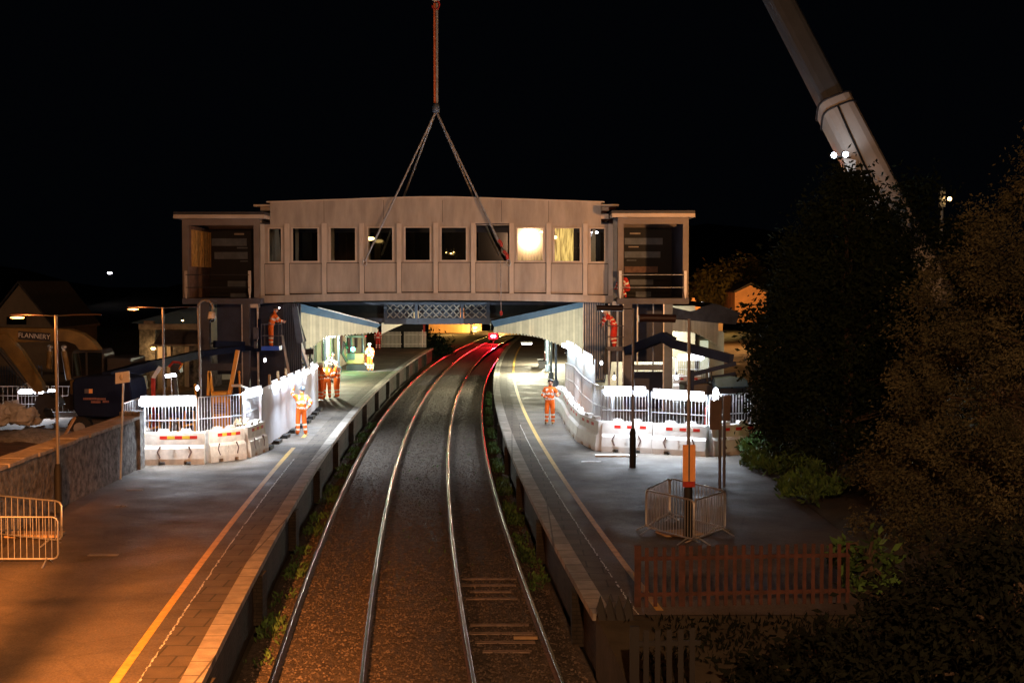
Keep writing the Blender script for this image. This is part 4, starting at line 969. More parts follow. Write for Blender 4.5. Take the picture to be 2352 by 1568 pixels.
# ================================================================== PLATFORM LAMP COLUMNS
def platform_lamp(label, X, Y, twin, lit, col='steelp', base='black'):
    t = thing('platform_lamp', label, 'platform lamp', (X, Y, PLAT), 'lamp columns along the platforms')
    a = MB(); a.lathe((X, Y, PLAT), [(.1, 0), (.1, 1.05), (.075, 1.15), (.055, 1.2)], 12); a.build('column_base', base, t)
    a = MB(); a.tube([(X, Y, PLAT+1.2), (X, Y, PLAT+4.86)], .042, 10, r2=.036); a.build('column', 'polepaint', t)
    for s_ in ((-1, 1) if twin else (-1,)):
        a = MB(); a.cyl((X, Y, PLAT+4.84), (X+s_*.3, Y, PLAT+4.86), .016, 6); a.build('arm', 'dark', t)
        a = MB(); x0, x1 = (X+s_*.3, X+s_*1.12)
        zc = PLAT+4.86
        a.tube([(x0, Y, zc), (x0+s_*.1, Y, zc+.01), (x1-s_*.1, Y, zc+.02), (x1, Y, zc+.01)], .09 if not lit else .022, 8); hd = a.build('lamp_head', 'maroon', t)
        if lit and s_ < 0:
            a = MB(); a.ell(((x1-.0)+.18, Y-.02, zc-.06), (.18, .06, .028)); a.build('lamp_lens', 'sodium', hd)
            light('POINT', 'lamp_glow', (x1+.35, Y-.15, zc-.2), lit, SODIUM, t, .1)
    return t
M['polepaint'] = mat('column_paint', (.2, .19, .18), .35, .2, var=.15, scale=2)
M['maroon'] = mat('lamp_housing', (.03, .015, .015), .5, var=.2)
platform_lamp('lamp column by the stone wall, its left sodium head lit, nearest on the left', -11.2, 34.2, True, 150)
platform_lamp('lamp column rising behind the left water barriers with a lit sodium head', -11.1, 44.3, True, 110)
platform_lamp('unlit lamp column with black base standing before the right water barriers', 3.69, 42.4, False, 0)
platform_lamp('unlit lamp column inside the ring of crowd barriers with an orange-lit board on it', 3.93, 30.9, False, 0)
platform_lamp('lamp column on the left platform outside the view', -11.2, 24.0, True, 1700)
t = thing('camera_pole', 'crook-necked pole with a dome camera beside the left tower', 'camera pole', (G(455, 1040)))
pY = 47.0; pts = [V((P(455, 0, pY).x, pY, PLAT)), P(455, 712, pY)]+[P(472-17*math.cos(u), 706-17*math.sin(u), pY) for u in np.linspace(0, PI, 9)]+[P(489, 712, pY)]
a = MB(); a.tube(pts, .045, 8); a.build('pole', 'polepaint', t)
a = MB(); a.lathe(P(487, 730, pY), [(.05, .22), (.1, .2), (.14, .05), (.15, -.02)], 12); a.build('camera_housing', 'signw', t)
a = MB(); a.ell(P(487, 731, pY), (.12, .12, .13)); a.build('camera_dome', 'glass', t)
# signs
t = thing('platform_sign', 'small white sign on a thin post in front of the stone wall', 'sign', (G(277, 1100)))
gp = G(277, 1100); a = MB(); a.tube([gp, P(283, 880, 40.1)], .033, 8); a.build('post', 'steelg', t)
a = MB(); a.prism([P(265, 856, 40), P(297, 851.5, 40), P(298.5, 877, 40), P(265, 881.5, 40)], (0, .02, 0)); pnl = a.build('panel', 'signw', t)
a = MB(); c = P(279, 866, 39.98); a.ell(c, (.06, .004, .09)); a.build('faded_symbol', 'steelg', pnl)
t = thing('twin_post_sign', 'brown back of a double sign on two posts right of the orange-lit board', 'sign', (G(1656, 1127)))
g0 = G(1653, 1124); g1 = G(1663, 1118)
for g in (g0, g1): a = MB(); a.cyl(g, g+V((0, 0, 2.55)), .04, 8); a.build('post', 'steelp', t)
M['signback'] = mat('sign_back', (.1, .07, .06), .6, var=.2)
a = MB(); a.box((g0.x-.13, g0.y-.06, PLAT+2.05), (.32, .04, .8)); a.build('panel', 'signback', t); a = MB(); a.box((g1.x+.05, g1.y-.06, PLAT+2.2), (.2, .05, .7)); a.build('panel', 'signback', t)
t = thing('notice_board', 'white board, coloured as orange-lit, with a red lower strip strapped to the caged lamp column', 'board', (3.93, 30.7, 2))
zf = lambda y: CZ-(y-645)/FX*30.7
a = MB(); a.bb(3.93-.14, 3.93-.02, 30.76, 30.79, zf(1108), zf(1023)); a.bb(3.93+.02, 3.93+.14, 30.76, 30.79, zf(1108), zf(1023)); a.bb(3.93-.02, 3.93+.02, 30.99, 31.02, zf(1108), zf(1023)); a.build('panel', 'signo', t)
a = MB(); a.box((3.93, 30.78, zf(1115)), (.27, .04, .12)); a.build('lower_strip', 'redpaint', t)
t = thing('reflective_board', 'white board lying on the right platform before the water barriers', 'board', G(1415, 1047))
a = MB(); g = G(1415, 1048); a.box(g+V((0, 0, .03)), (1.35, .3, .05), 0, Matrix.Rotation(-.03, 3, 'Z')); a.build('board', 'white', t)
a = MB(); g = G(1358, 1061); a.box(g+V((0, 0, .012)), (.62, .12, .02)); tag(a.build('drain_cover', 'steelg'), 'narrow grey drain cover beside the white board', 'drain cover')
for (x, y, w_, d_, l_) in ((309, 1125, .45, .12, 'small pale drain cover on the left platform by the wall'), (238, 1274, .62, .2, 'pale drain cover on the left platform near the crowd barriers'), (278, 1162, .3, .1, 'tiny drain cover farther along the left platform')):
    a = MB(); g = G(x, y); a.box(g+V((0, 0, .008)), (w_, d_, .014)); tag(a.build('drain_cover', 'coping'), l_, 'drain cover')

# ================================================================== BARRIERS
def mesh_barrier_proto(L=2.05, H=1.0, label='x'):
    t = thing('crowd_barrier', label, 'crowd barrier')
    a = MB(); z0, z1, r = .14, H+.08, .1
    pts = [(-L/2+r, 0, z1), (L/2-r, 0, z1), (L/2-.03, 0, z1-.03), (L/2, 0, z1-r), (L/2, 0, z0+r), (L/2-.03, 0, z0+.03), (L/2-r, 0, z0), (-L/2+r, 0, z0), (-L/2+.03, 0, z0+.03), (-L/2, 0, z0+r), (-L/2, 0, z1-r), (-L/2+.03, 0, z1-.03), (-L/2+r, 0, z1)]
    a.tube(pts, .021, 6); a.build('frame', 'steelg', t)
    a = MB(); n = 17
    for i in range(1, n): x = -L/2+L*i/n; a.cyl((x, 0, z0), (x, 0, z1), .0085, 5)
    a.build('bars', 'steelg', t)
    for sx in (-1, 1):
        a = MB(); x = sx*(L/2-.22); a.tube([(x, -.3, 0), (x, 0, .16), (x, .3, 0)], .018, 6); a.build('foot', 'steelg', t)
    return t
pb = mesh_barrier_proto(); first = True
cage = [G(1483, 1222), G(1538, 1190), G(1666, 1225), G(1594, 1252)]
labs = ['back left crowd barrier of the ring around the caged lamp column', 'back right crowd barrier of the ring around the caged lamp column', 'front right crowd barrier of the ring around the caged lamp column', 'front left crowd barrier of the ring around the caged lamp column']
for i in range(4):
    p, q = cage[i], cage[(i+1) % 4]; c = (p+q)/2; rz = math.atan2(q.y-p.y, q.x-p.x)
    o = place(pb, first, (c.x, c.y, PLAT), rz, labs[i], 'crowd barrier', 'crowd barriers'); first = False
    o.scale = ((q-p).length/2.05*.98, 1, .9)
for (x0, y0, x1, y1, l_) in ((-110, 1297, 134, 1297, 'front crowd barrier cut by the left edge of the view'), (-95, 1228, 142, 1254, 'rear crowd barrier at the left edge, against the stone wall')):
    p, q = G(x0, y0), G(x1, y1); c = (p+q)/2; rz = math.atan2(q.y-p.y, q.x-p.x)
    o = place(pb, False, (c.x, c.y, PLAT), rz, l_, 'crowd barrier', 'crowd barriers'); o.scale = ((q-p).length/2.05, 1, .9)
a = MB(); a.box(G(80, 1232)+V((0, 0, .05)), (1.2, .5, .06)); tag(a.build('timber_board', 'wood'), 'timber board lying inside the left crowd barriers', 'board')
a = MB(); a.box(G(1560, 1226)+V((0, 0, .03)), (.9, .6, .04), 0, Matrix.Rotation(.3, 3, 'Z')); tag(a.build('timber_board', 'wood'), 'timber sheet on the ground inside the ring of crowd barriers', 'board')

def water_proto(nm, body, tapes):
    t = thing('water_barrier', nm, 'water barrier'); L = 1.9
    prof = [(-.25, .0), (-.25, .18), (-.21, .5), (-.14, .6), (-.13, .98), (-.1, 1.0), (.1, 1.0), (.13, .98), (.14, .6), (.21, .5), (.25, .18), (.25, 0)]
    a = MB(); n = len(prof)
    # body in slices so the forklift slots are true openings
    cuts = [(-L/2, -.52, 0), (-.52, -.3, 1), (-.3, .3, 0), (.3, .52, 1), (.52, L/2, 0)]
    for x0, x1, slot in cuts:
        pr = prof if not slot else [(-.243, .1)]+prof[1:-1]+[(.243, .1)]
        a.prism([(x0, y, z) for y, z in pr], (x1-x0, 0, 0))
    a.build('body', body, t)
    for sx in (-.38, .34):
        a = MB(); a.prism([(sx-.2, -.1, 1.0), (sx-.14, -.1, 1.09), (sx+.14, -.1, 1.09), (sx+.2, -.1, 1.0)], (0, .2, 0)); a.build('filler_lump', body, t)
    for sy in (-1, 1):
        a = MB()
        for k in range(5):
            a.box((-.36+k*.24+.0, sy*.1335, .84), (.235, .008, .1), 0 if k % 2 == 0 else 1)
        a.build('reflective_tape', tapes, t)
    for sx in (-.45, .45):
        a = MB(); s_ = 1 if sx > 0 else -1
        a.tube([(sx, -.205, .58), (sx+s_*.09, -.218, .4), (sx, -.238, .22)], .028, 6); a.build('moulded_groove', 'grime', t)
    a = MB(); a.prism([(.0, -.225, .52), (.05, -.23, .38), (0, -.24, .26), (-.05, -.23, .38)], (0, -.012, 0)); a.build('moulded_diamond', body, t)
    return t
wb = water_proto('p', 'dirtywhite', ['red', 'amber']); wb2 = water_proto('q', 'white', ['red', 'dirtywhite'])
first = {0: True, 1: True}
def wbar(p0, p1, label, kind):
    pr = (wb, wb2)[kind]; p0, p1 = V(p0), V(p1); c = (p0+p1)/2; rz = math.atan2(p1.y-p0.y, p1.x-p0.x)
    o = place(pr, first[kind], (c.x, c.y, PLAT), rz, label, 'water barrier', 'water-filled barriers'); first[kind] = False
    o.scale = ((p1-p0).length/1.92, 1, 1); return o
wbar(G(334, 1066), G(472, 1064), 'wide cream water barrier with red and yellow tape in front of the left fence panel', 0)
wbar(G(474, 1061), G(557, 1052), 'cream water barrier second from the left, below the orange generator', 0)
wbar(G(560, 1050), G(601, 1034), 'short angled water barrier joining the white hoarding', 0)
a0 = wbar(V((-11.75, 44.6, 0)), V((-11.6, 42.9, 0)), 'grimy end water barrier seen edge-on beside the stone wall', 0)
t = thing('barrier_base', 'brown grimy plastic base block between the wall and the wide water barrier', 'block', G(318, 1066))
g = G(318, 1066); a = MB(); a.box(g+V((.02, .3, .28)), (.46, .5, .55)); a.build('block', 'grime', t, .04); a = MB(); a.box(g+V((.12, .03, .3)), (.16, .02, .34)); a.build('red_patch', 'redpaint', t)
rr = [(1384, 1035, 1500, 1039), (1502, 1040, 1626, 1047), (1629, 1046, 1738, 1038)]
for k, q in enumerate(rr): wbar(G(*q[:2]), G(*q[2:]), ('white water barrier left of the black-based lamp column in the right front row', 'white water barrier in the middle of the right front row', 'white water barrier at the right end of the front row, running under the conifer')[k], 1)
cz = [G(1384, 1035), G(1340, 1013), G(1316, 985), G(1300, 952), G(1281, 938)]
pl = [cz[0], cz[1], cz[2]]
L3 = ['corner water barrier bending from the right front row to the platform side', 'second water barrier from the corner along the right platform', 'third water barrier from the corner, behind the looking-up worker', 'farthest water barrier on the right platform side, beyond the looking-up worker']
for k in range(4): wbar(cz[k], cz[k+1], L3[k], 1)

# steel mesh panels standing on / behind the barriers
def mesh_panel(label, p0, p1, h, z0, m='steelw', cat='fence panel', n=15, group='mesh fence panels', z1=None):
    p0, p1 = V(p0), V(p1); t = thing('mesh_panel', label, cat, V(((p0.x+p1.x)/2, (p0.y+p1.y)/2, z0)), group)
    q = lambda u, z: V((p0.x+(p1.x-p0.x)*u, p0.y+(p1.y-p0.y)*u, z0+z+((z1 or 0)*u)))
    a = MB(); a.tube([q(0, 0), q(0, h), q(1, h), q(1, 0)], .025, 6); a.cyl(q(0, h*.36), q(1, h*.36), .02, 5); a.cyl(q(0, h*.66), q(1, h*.66), .02, 5); a.cyl(q(0, h*.06), q(1, h*.06), .02, 5); a.build('frame', m, t)
    a = MB()
    for i in range(1, n): a.cyl(q(i/n, .02), q(i/n, h), .011, 4)
    a.build('mesh_bars', m, t); return t
M['steelw'] = mat('zinc_tube', (.7, .72, .74), .4, .3, var=.08)
def yoff(g, d): return V((g.x*(1+d/g.y), g.y+d, g.z))
mesh_panel('mesh fence panel behind the wide cream water barrier on the left', yoff(G(334, 1066), .4), yoff(G(452, 1064), .4), 2.0, PLAT)
mesh_panel('mesh fence panel in front of the orange generator', yoff(G(457, 1062), .4), yoff(G(557, 1052), .5), 2.02, PLAT)
mesh_panel('narrow mesh fence panel beside the white hoarding', yoff(G(562, 1048), .4), yoff(G(601, 1030), .3), 2.1, PLAT)
mesh_panel('short dim mesh panel next to the end of the stone wall', V((-11.95, 45.4, 0)), V((-11.9, 42.4, 0)), 1.95, PLAT)
mesh_panel('left mesh fence panel above the right front row of barriers', yoff(G(1382, 1037), .45), yoff(G(1489, 1039), .45), 2.05, PLAT)
mesh_panel('leaning mesh fence panel in the middle of the right front row', yoff(G(1496, 1040), .45), yoff(G(1622, 1047), .6), 2.0, PLAT, z1=-.06)
mesh_panel('dim mesh fence panel under the conifer at the right end', yoff(G(1628, 1047), .5), yoff(G(1730, 1038), .5), 1.95, PLAT, 'steelg')
for k in range(4):
    mp_ = mesh_panel('white sheeted mesh panel on the right platform side, number %s from the corner' % ('one', 'two', 'three', 'four')[k], cz[k]+V((.35, .2, 0)), cz[k+1]+V((.35, 0, 0)), 2.05, PLAT)
    if k: a = MB(); p, q = cz[k]+V((.42, .2, 0)), cz[k+1]+V((.42, 0, 0)); a.prism([p+V((0, 0, PLAT+.9)), q+V((0, 0, PLAT+.9)), q+V((0, 0, PLAT+2.0)), p+V((0, 0, PLAT+2.0))], (.02, 0, 0)); a.build('white_sheet', 'hoard', mp_)
mesh_panel('mesh panel in front of the lit right station building', (6.6, 69.8, 0), (8.2, 69.8, 0), 1.9, PLAT); mesh_panel('mesh panel behind the right boom lift at the building corner', (8.3, 69.9, 0), (9.9, 69.9, 0), 1.9, PLAT)
for k, (u, v) in enumerate(((6.5, 7.9), (8.0, 9.4))): wbar((u, 69.2, 0), (v, 69.2, 0), 'white water barrier before the lit right station building, %s one' % ('left', 'right')[k], 1)
# white hoarding
hp = [V((-8.38, 46.6, 0)), V((-8.36, 55.5, 0)), V((-8.7, 62.3, 0))]
def along(pts, n):
    Ls = [(b_-a_).length for a_, b_ in zip(pts, pts[1:])]; T = sum(Ls); out = []
    for i in range(n+1):
        s_ = T*i/n; k = 0
        while k < len(Ls)-1 and s_ > Ls[k]: s_ -= Ls[k]; k += 1
        out.append(pts[k]+(pts[k+1]-pts[k])*(s_/Ls[k]))
    return out
hpts = along(hp, 9)
hd = thing('site_hoarding', 'white corrugated sheet hoarding along the left platform', 'hoarding', (-8.4, 56, PLAT))
for k in range(9):
    p, q = hpts[k], hpts[k+1]; a = MB(); n = 24; vs = []; d = (q-p).normalized(); nn = V((d.y, -d.x, 0))
    for i in range(n+1):
        c = p+(q-p)*(i/n*.995)+nn*(.025 if (i//2) % 2 else 0); vs += [(c.x, c.y, PLAT+.09), (c.x, c.y, PLAT+2.12)]
    a.add(vs, [(2*i, 2*i+1, 2*i+3, 2*i+2) for i in range(n)]); a.build('sheet', 'hoard', hd)
    a = MB(); c = p-nn*.06; a.bb(c.x-.04, c.x+.04, c.y-.04, c.y+.04, PLAT, PLAT+(2.45 if k in (1, 2, 3) else 2.1)); a.build('post', 'wood' if k in (1, 2, 3) else 'steelw', hd)
for k in range(9): a = MB(); a.box(hpts[k]+V((.1, .5, PLAT+.06)), (.28, .7, .12)); a.build('rubber_foot', 'black', hd)

# ================================================================== LED STRIPS
def led(label, p, q, r=.04, m='led', pw=0, cat='work light', out=(0, -1, 0)):
    p, q = V(p), V(q); t = thing('strip_light', label, cat, (p+q)/2, 'white strip work lights')
    a = MB(); n = max(1, int((q-p).length/.75)); 
    a.tube([p, q], r, 8, 0); a.build('lit_tube', m, t)
    a = MB(); ob_ = V(out)*-.14; a.bar(p+ob_+V((0, 0, .03)), q+ob_+V((0, 0, .03)), .02, .34 if m == 'led' else .16); a.build('glare_plate', 'white', t)  # plate added to widen the tube's glare and shield the span
    if pw:
        c = (p+q)/2+V(out)*.6-V((0, 0, .02)); l = light('AREA', 'lamp_glow', c, pw*.55, LEDC, t, (q-p).length, sy=.1); l.data.spread = math.radians(130)
        z = -(V(out)*.35+V((0, 0, -1))).normalized(); x = (q-p).normalized(); y = z.cross(x).normalized(); x = y.cross(z)
        l.rotation_euler = Matrix((x, y, z)).transposed().to_euler()
    return t
def top(g, h, d=-.0): return V((g.x, g.y+d, PLAT+h))
gL = yoff(G(322, 1066), .3); gR = yoff(G(450, 1064), .3)
led('long glaring strip light along the top of the left mesh panel', V((gL.x, gL.y, PLAT+1.9)), V((gR.x, gR.y, PLAT+1.9)), .1, pw=150)
gL = yoff(G(562, 1048), .3); gR = yoff(G(600, 1034), .15)
led('strip light at the top of the narrow panel beside the hoarding', V((gL.x, gL.y, PLAT+1.98)), V((gR.x, gR.y, PLAT+1.98)), .09, pw=170)
gL = yoff(G(1388, 1037), .33); gR = yoff(G(1484, 1039), .33)
led('strip light on the left mesh panel of the right front row', V((gL.x, gL.y, PLAT+1.97)), V((gR.x, gR.y, PLAT+1.97)), .075, pw=190)
gL = yoff(G(1500, 1040), .33); gR = yoff(G(1618, 1047), .45)
led('strip light on the leaning middle panel of the right front row', V((gL.x, gL.y, PLAT+1.92)), V((gR.x, gR.y, PLAT+1.86)), .075, pw=190)
for k in range(3):
    p, q = cz[k+1], cz[k+2] if k < 3 else None; o_ = V((.22, 0, PLAT+1.95)); led('strip light on the right platform-side panels, %s from the corner' % ('first', 'second', 'third')[k], p+(q-p)*.1+o_, p+(q-p)*.9+o_, .09, pw=170, out=(-1, 0, 0))
for k in range(6):
    p, q = hpts[k+1 if k < 5 else 7], hpts[k+2 if k < 5 else 8]; o_ = V((.1, 0, PLAT+2.0-.0*k)); led('strip light on top of the white hoarding, %s from the camera' % ('first', 'second', 'third', 'fourth', 'fifth', 'sixth')[k], p+(q-p)*.15+o_, p+(q-p)*.85+o_, .08, pw=130, out=(1, 0, 0))
led('strip light before the lit right building, left one', (6.75, 69.6, PLAT+1.85), (8.0, 69.6, PLAT+1.85), .1, pw=150); led('strip light before the lit right building, right one', (8.35, 69.7, PLAT+1.85), (9.6, 69.7, PLAT+1.85), .05)
for k, (a_, b_) in enumerate(((43, 74), (79, 98), (110, 128))): led('small strip light on the compound railing, %s' % ('leftmost', 'middle one', 'right one beside the bucket')[k], P(a_, 900, 53.5), P(b_, 900, 53.5), .05, 'ledsoft')
t = thing('light_globe', 'glaring upright work light at the right end of the front row', 'work light', P(1645, 915, 46)); a = MB(); c = P(1644, 903, 46); a.ell(c, (.1, .1, .19)); a.ell(P(1641, 925, 46), (.05, .05, .13)); a.build('lit_globe', 'led', t); light('POINT', 'lamp_glow', V((c.x+.1, 45.7, c.z)), 130, LEDC, t, .1); a = MB(); a.cyl((c.x, 46.05, PLAT), (c.x, 46.05, c.z), .02, 6); a.build('stand', 'dark', t)
t = thing('floodlight_panel', 'tilted white floodlight panel glowing behind the left fence', 'work light', P(395, 890, 47)); a = MB(); a.prism([P(379, 861, 48), P(400, 857, 48), P(404, 864, 48), P(381, 867, 48)], (0, .1, 0)); a.build('lit_panel', 'ledsoft', t); a = MB(); a.tube([V((P(392, 0, 48).x, 48, PLAT)), P(392, 866, 48)], .03, 6); a.build('stand', 'steelg', t)
t = thing('barrier_fill_light', 'small bracket light added to brighten the angled water barriers at the hoarding corner', 'work light', (-8.7, 45.6, 3.0))
a = MB(); a.bar((-8.72, 46.4, 3.0), (-8.75, 44.3, 3.3), .04); a.build('bracket', 'steelw', t); a = MB(); a.box((-8.75, 44.2, 3.28), (.3, .2, .07)); a.build('lamp_head', 'white', t)  # fitting and its spot are added to whiten the barrier fronts
light('SPOT', 'lamp_glow', (-8.8, 43.0, 3.2), 330, (1, .93, .85), t, .1, aim=(-9.6, 43.7, 1.2), spot=115, blend=.7)
# work lamps that throw light over the enclosures (same fittings, downward light)
for (p, pw) in (((-10.3, 45.5, 3.1), 110), ((3.6, 49, 3.2), 200), ((5.8, 49, 3.2), 200), ((3.6, 56, 3.3), 260), ((-10.3, 58, 3.3), 260)):
    t = thing('festoon_lamp', 'small festoon lamp hanging inside the %s enclosure at %s' % ('left' if p[0] < 0 else 'right', {110: 'the front fence', 200: 'the front row' if p[0] < 5 else 'the front row, nearer the conifer', 260: 'the tower feet'}[pw]), 'work light', p)
    a = MB(); a.ell(p, (.05, .05, .08)); a.build('bulb', 'ledsoft', t); a = MB(); a.cyl(V(p)+V((0, 0, .08)), V(p)+V((0, 0, .2)), .03, 6); a.build('cap', 'dark', t); light('SPOT', 'lamp_glow', V(p)-V((0, 0, .12)), pw, LEDC, t, .06, aim=V(p)-V((0, .01, 2)), spot=145, blend=.5)

# ================================================================== FENCES NEAR THE CAMERA
def picket(name, label, p0, p1, h, pitch, wpale, m, z0, z0b=None, posts=(), pointed=False):
    p0, p1 = V(p0), V(p1); L = (p1-p0).length; d = (p1-p0)/L; n = int(L/pitch); z0b = z0 if z0b is None else z0b
    t = thing(name, label, 'fence', V(((p0.x+p1.x)/2, (p0.y+p1.y)/2, z0)))
    for i in range(n+1):
        if i > 98: break
        c = p0+d*(i*pitch); z = z0+(z0b-z0)*i/n; j = random.uniform(-.015, .015); w_ = wpale*(1.7 if i in posts else 1); hh = h+j+(.03 if i in posts else 0)
        a = MB(); q0 = c-d*w_/2; q1 = c+d*w_/2
        a.prism([V((q0.x, q0.y, z)), V((q0.x, q0.y, z+hh-(.07 if pointed else 0))), V((c.x, c.y, z+hh)), V((q1.x, q1.y, z+hh-(.07 if pointed else 0))), V((q1.x, q1.y, z))], (0, .022 if i not in posts else .09, 0)); a.build('pale' if i not in posts else 'post', m, t)
    for f in (.2, .8):
        a = MB(); a.bar(p0+V((0, .05, z0+h*f)), p1+V((0, .05, z0b+h*f)), .05, .07); a.build('rail', m, t)
    return t
picket('picket_fence', 'red painted picket fence across the near end of the right platform', (2.2, 24.15, 0), (6.0, 24.5, 0), 1.06, .157, .068, 'redfence', PLAT, posts=(0, 5))
picket('picket_fence', 'dark picket railing on the ramp below the red fence', (1.78, 20.0, 0), (2.75, 20.08, 0), 1.08, .17, .08, 'black', .47, posts=(0,))
t = thing('spiked_boards', 'row of four black pointed boards beside the platform edge', 'anti-trespass boards', (1.75, 23.3, .3))
for k in range(4):
    x = 1.5+k*.155; a = MB(); a.prism([(x+.04, 23.3, .45), (x-.065, 23.4, 1.06), (x, 23.42, 1.28), (x+.075, 23.4, 1.06), (x+.18, 23.3, .45)], (0, .04, 0)); a.build('board', 'black', t)

# ================================================================== MACHINES
YX = 50.0
ex = thing('excavator', 'yellow excavator with its bucket curled down behind the stone wall', 'excavator', P(230, 930, YX))
def pl2(pts, Y, th, name, m, par, bev=0):
    a = MB(); a.prism([P(x, y, Y-th/2) for x, y in pts], (0, th, 0)); return a.build(name, m, par, bev)
bm_ = pl2([(-45, 772), (-25, 752), (60, 753), (120, 754), (158, 756), (188, 766), (212, 784), (227, 804), (182, 804), (172, 791), (152, 784), (100, 785), (30, 786), (-10, 794), (-40, 798)], YX, .55, 'boom', 'digger', ex, .02)
pl2([(-28, 768), (10, 766), (24, 778), (50, 806), (96, 880), (100, 898), (86, 902), (72, 892), (40, 846), (6, 800), (-24, 786)], YX-.35, .36, 'dipper_arm', 'digger', ex, .02)
a = MB(); a.cyl(P(-5, 800, YX-.5), P(60, 880, YX-.5), .07, 8, 0); a.cyl(P(40, 860, YX-.5), P(88, 905, YX-.5), .04, 8, 1); a.build('dipper_ram', ['dark', 'steelg'], ex)
for (x, x2) in ((115, 110), (147, 150)):
    a = MB(); a.cyl(P(x, 806, YX-.45), P(x2+(8 if x > 130 else 2), 872 if x > 130 else 845, YX-.45), .1, 10, 0); a.cyl(P(x-1, 797, YX-.45), P(x, 812, YX-.45), .055, 8, 1); a.ell(P(x, 797, YX-.45), (.11, .08, .08), 1); a.build('boom_ram', ['digger', 'steelg'], ex)
bk = pl2([(90, 905), (108, 903), (124, 915), (131, 930), (122, 940), (104, 936), (98, 945), (104, 956), (122, 960), (96, 962), (80, 954), (76, 936), (82, 918)], YX-.35, .9, 'bucket', 'dark', ex)
for k in range(4):
    a = MB(); c = P(122, 960, YX-.75+k*.25); a.prism([c+V((-.1, 0, .03)), c+V((.12, 0, -.02)), c+V((-.1, 0, -.06))], (0, .08, 0)); a.build('tooth', 'steelg', bk)
plt = pl2([(42, 760), (115, 765), (115, 784), (42, 779)], YX-.3, .02, 'name_plate', 'dark', ex)
tm = text_mesh('FLANNERY', .235); tm.materials.clear(); tm.materials.append(M['signw'])
to = bpy.data.objects.new('lettering', tm); COL.objects.link(to); to.parent = plt
to.location = P(78.5, 772, YX-.325)-wloc(plt); to.rotation_euler = (PI/2, .068, 0)
cab = pl2([(163, 812), (170, 804), (230, 802), (238, 812), (240, 872), (165, 872)], YX+.9, 1.4, 'cab', 'dark', ex, .03)
pl2([(168, 812), (196, 809), (197, 862), (168, 864)], YX+.18, .02, 'window_pane', 'glass', cab); pl2([(201, 809), (234, 810), (234, 862), (202, 862)], YX+.18, .02, 'window_pane', 'glass', cab)
pl2([(160, 873), (300, 868), (305, 905), (160, 905)], YX+1.2, 2.2, 'body', 'digger', ex, .04); pl2([(245, 820), (300, 822), (300, 868), (245, 872)], YX+1.2, 2.0, 'engine_cover', 'dark', ex, .04)
for dy in (.2, 2.3): pl2([(150, 912), (160, 906), (300, 906), (312, 914), (312, 932), (300, 942), (160, 942), (150, 934)], YX+dy, .5, 'crawler_track', 'black', ex)
light('AREA', 'lamp_glow', P(140, 700, 44), 14, (1, .85, .65), ex, 1.5, aim=P(80, 800, 50))
# left boom lift
Ym = 47.0
bl = thing('boom_lift', 'dark blue boom lift parked behind the stone wall, arm reaching under the left tower', 'boom lift', P(230, 975, Ym))
pl2([(165, 880), (172, 868), (250, 862), (296, 872), (302, 900), (302, 945), (290, 960), (180, 957), (168, 940)], Ym+1.0, 2.0, 'counterweight', 'mewp', bl, .05)
pl2([(170, 962), (315, 964), (318, 985), (168, 983)], Ym+1.4, 2.0, 'chassis', 'dark', bl, .04)
for x in (186, 302):
    a = MB(); c = P(x, 982, Ym+.3); a.cyl(c-V((0, .17, 0)), c+V((0, .17, 0)), .42, 18); wh = a.build('wheel', 'black', bl); a = MB(); a.cyl(c-V((0, .19, 0)), c-V((0, .16, 0)), .2, 12); a.build('rim', 'steelg', wh)
pl2([(194, 893), (204, 893), (204, 903), (194, 903)], Ym-.03, .04, 'grey_label', 'steelp', bl); pl2([(204.2, 893), (212, 893), (212, 903), (204.2, 903)], Ym-.03, .04, 'orange_label', 'signo', bl)
M['faded'] = mat('faded_lettering', (.3, .14, .12), .7, var=.3, scale=8)
for (x0, x1, y) in ((191, 219, 915.5), (222, 242, 916), (209, 231, 923), (236, 250, 922)):
    a = MB(); x = x0
    while x < x1:
        w_ = random.uniform(1.6, 2.6); a.prism([P(x, y-2.4, Ym-.04), P(x+w_, y-2.4, Ym-.04), P(x+w_, y+2.4, Ym-.04), P(x, y+2.4, Ym-.04)], (0, .02, 0)); x += w_+.9
    a.build('faded_lettering', 'faded', bl)
a = MB(); a.bar(P(245, 866, Ym+.6), P(350, 838, 51), .32, .36); a.bar(P(340, 840, 51), P(462, 812, 57), .26, .3); a.bar(P(450, 814, 57), P(560, 799, 60), .2, .24); a.build('boom', 'mewp', bl)
a = MB(); a.bar(P(492, 790, 59), P(560, 792, 60), .18, .3); a.bar(P(560, 798, 60), P(596, 803, 60), .16, .2); a.bar(P(596, 806, 60), P(596, 732, 60), .12, .12); a.build('jib', 'mewp', bl)
def basket(par, x0, x1, yf, yt, Y, board, dep=.8):
    X0, X1 = P(x0, 0, Y).x, P(x1, 0, Y).x; zf_, zt_ = P(0, yf, Y).z, P(0, yt, Y).z
    a = MB(); a.bb(X0, X1, Y-dep/2, Y+dep/2, zf_-.05, zf_); a.build('basket_floor', 'dark', par)
    a = MB(); 
    for x in (X0, X1):
        for y in (Y-dep/2, Y+dep/2): a.cyl((x, y, zf_), (x, y, zt_), .018, 6)
    for z in (zt_, (zf_+zt_)/2):
        a.tube([(X0, Y-dep/2, z), (X1, Y-dep/2, z), (X1, Y+dep/2, z), (X0, Y+dep/2, z), (X0, Y-dep/2, z)], .016, 6)
    a.build('basket_rail', 'steelp', par)
    a = MB(); a.bb(X0, X1, Y-dep/2-.02, Y-dep/2, zf_-.12, zf_+.06); a.bb(X1, X1+.02, Y-dep/2, Y+dep/2, zf_-.12, zf_+.06); a.build('toe_board', board, par)
    return zf_
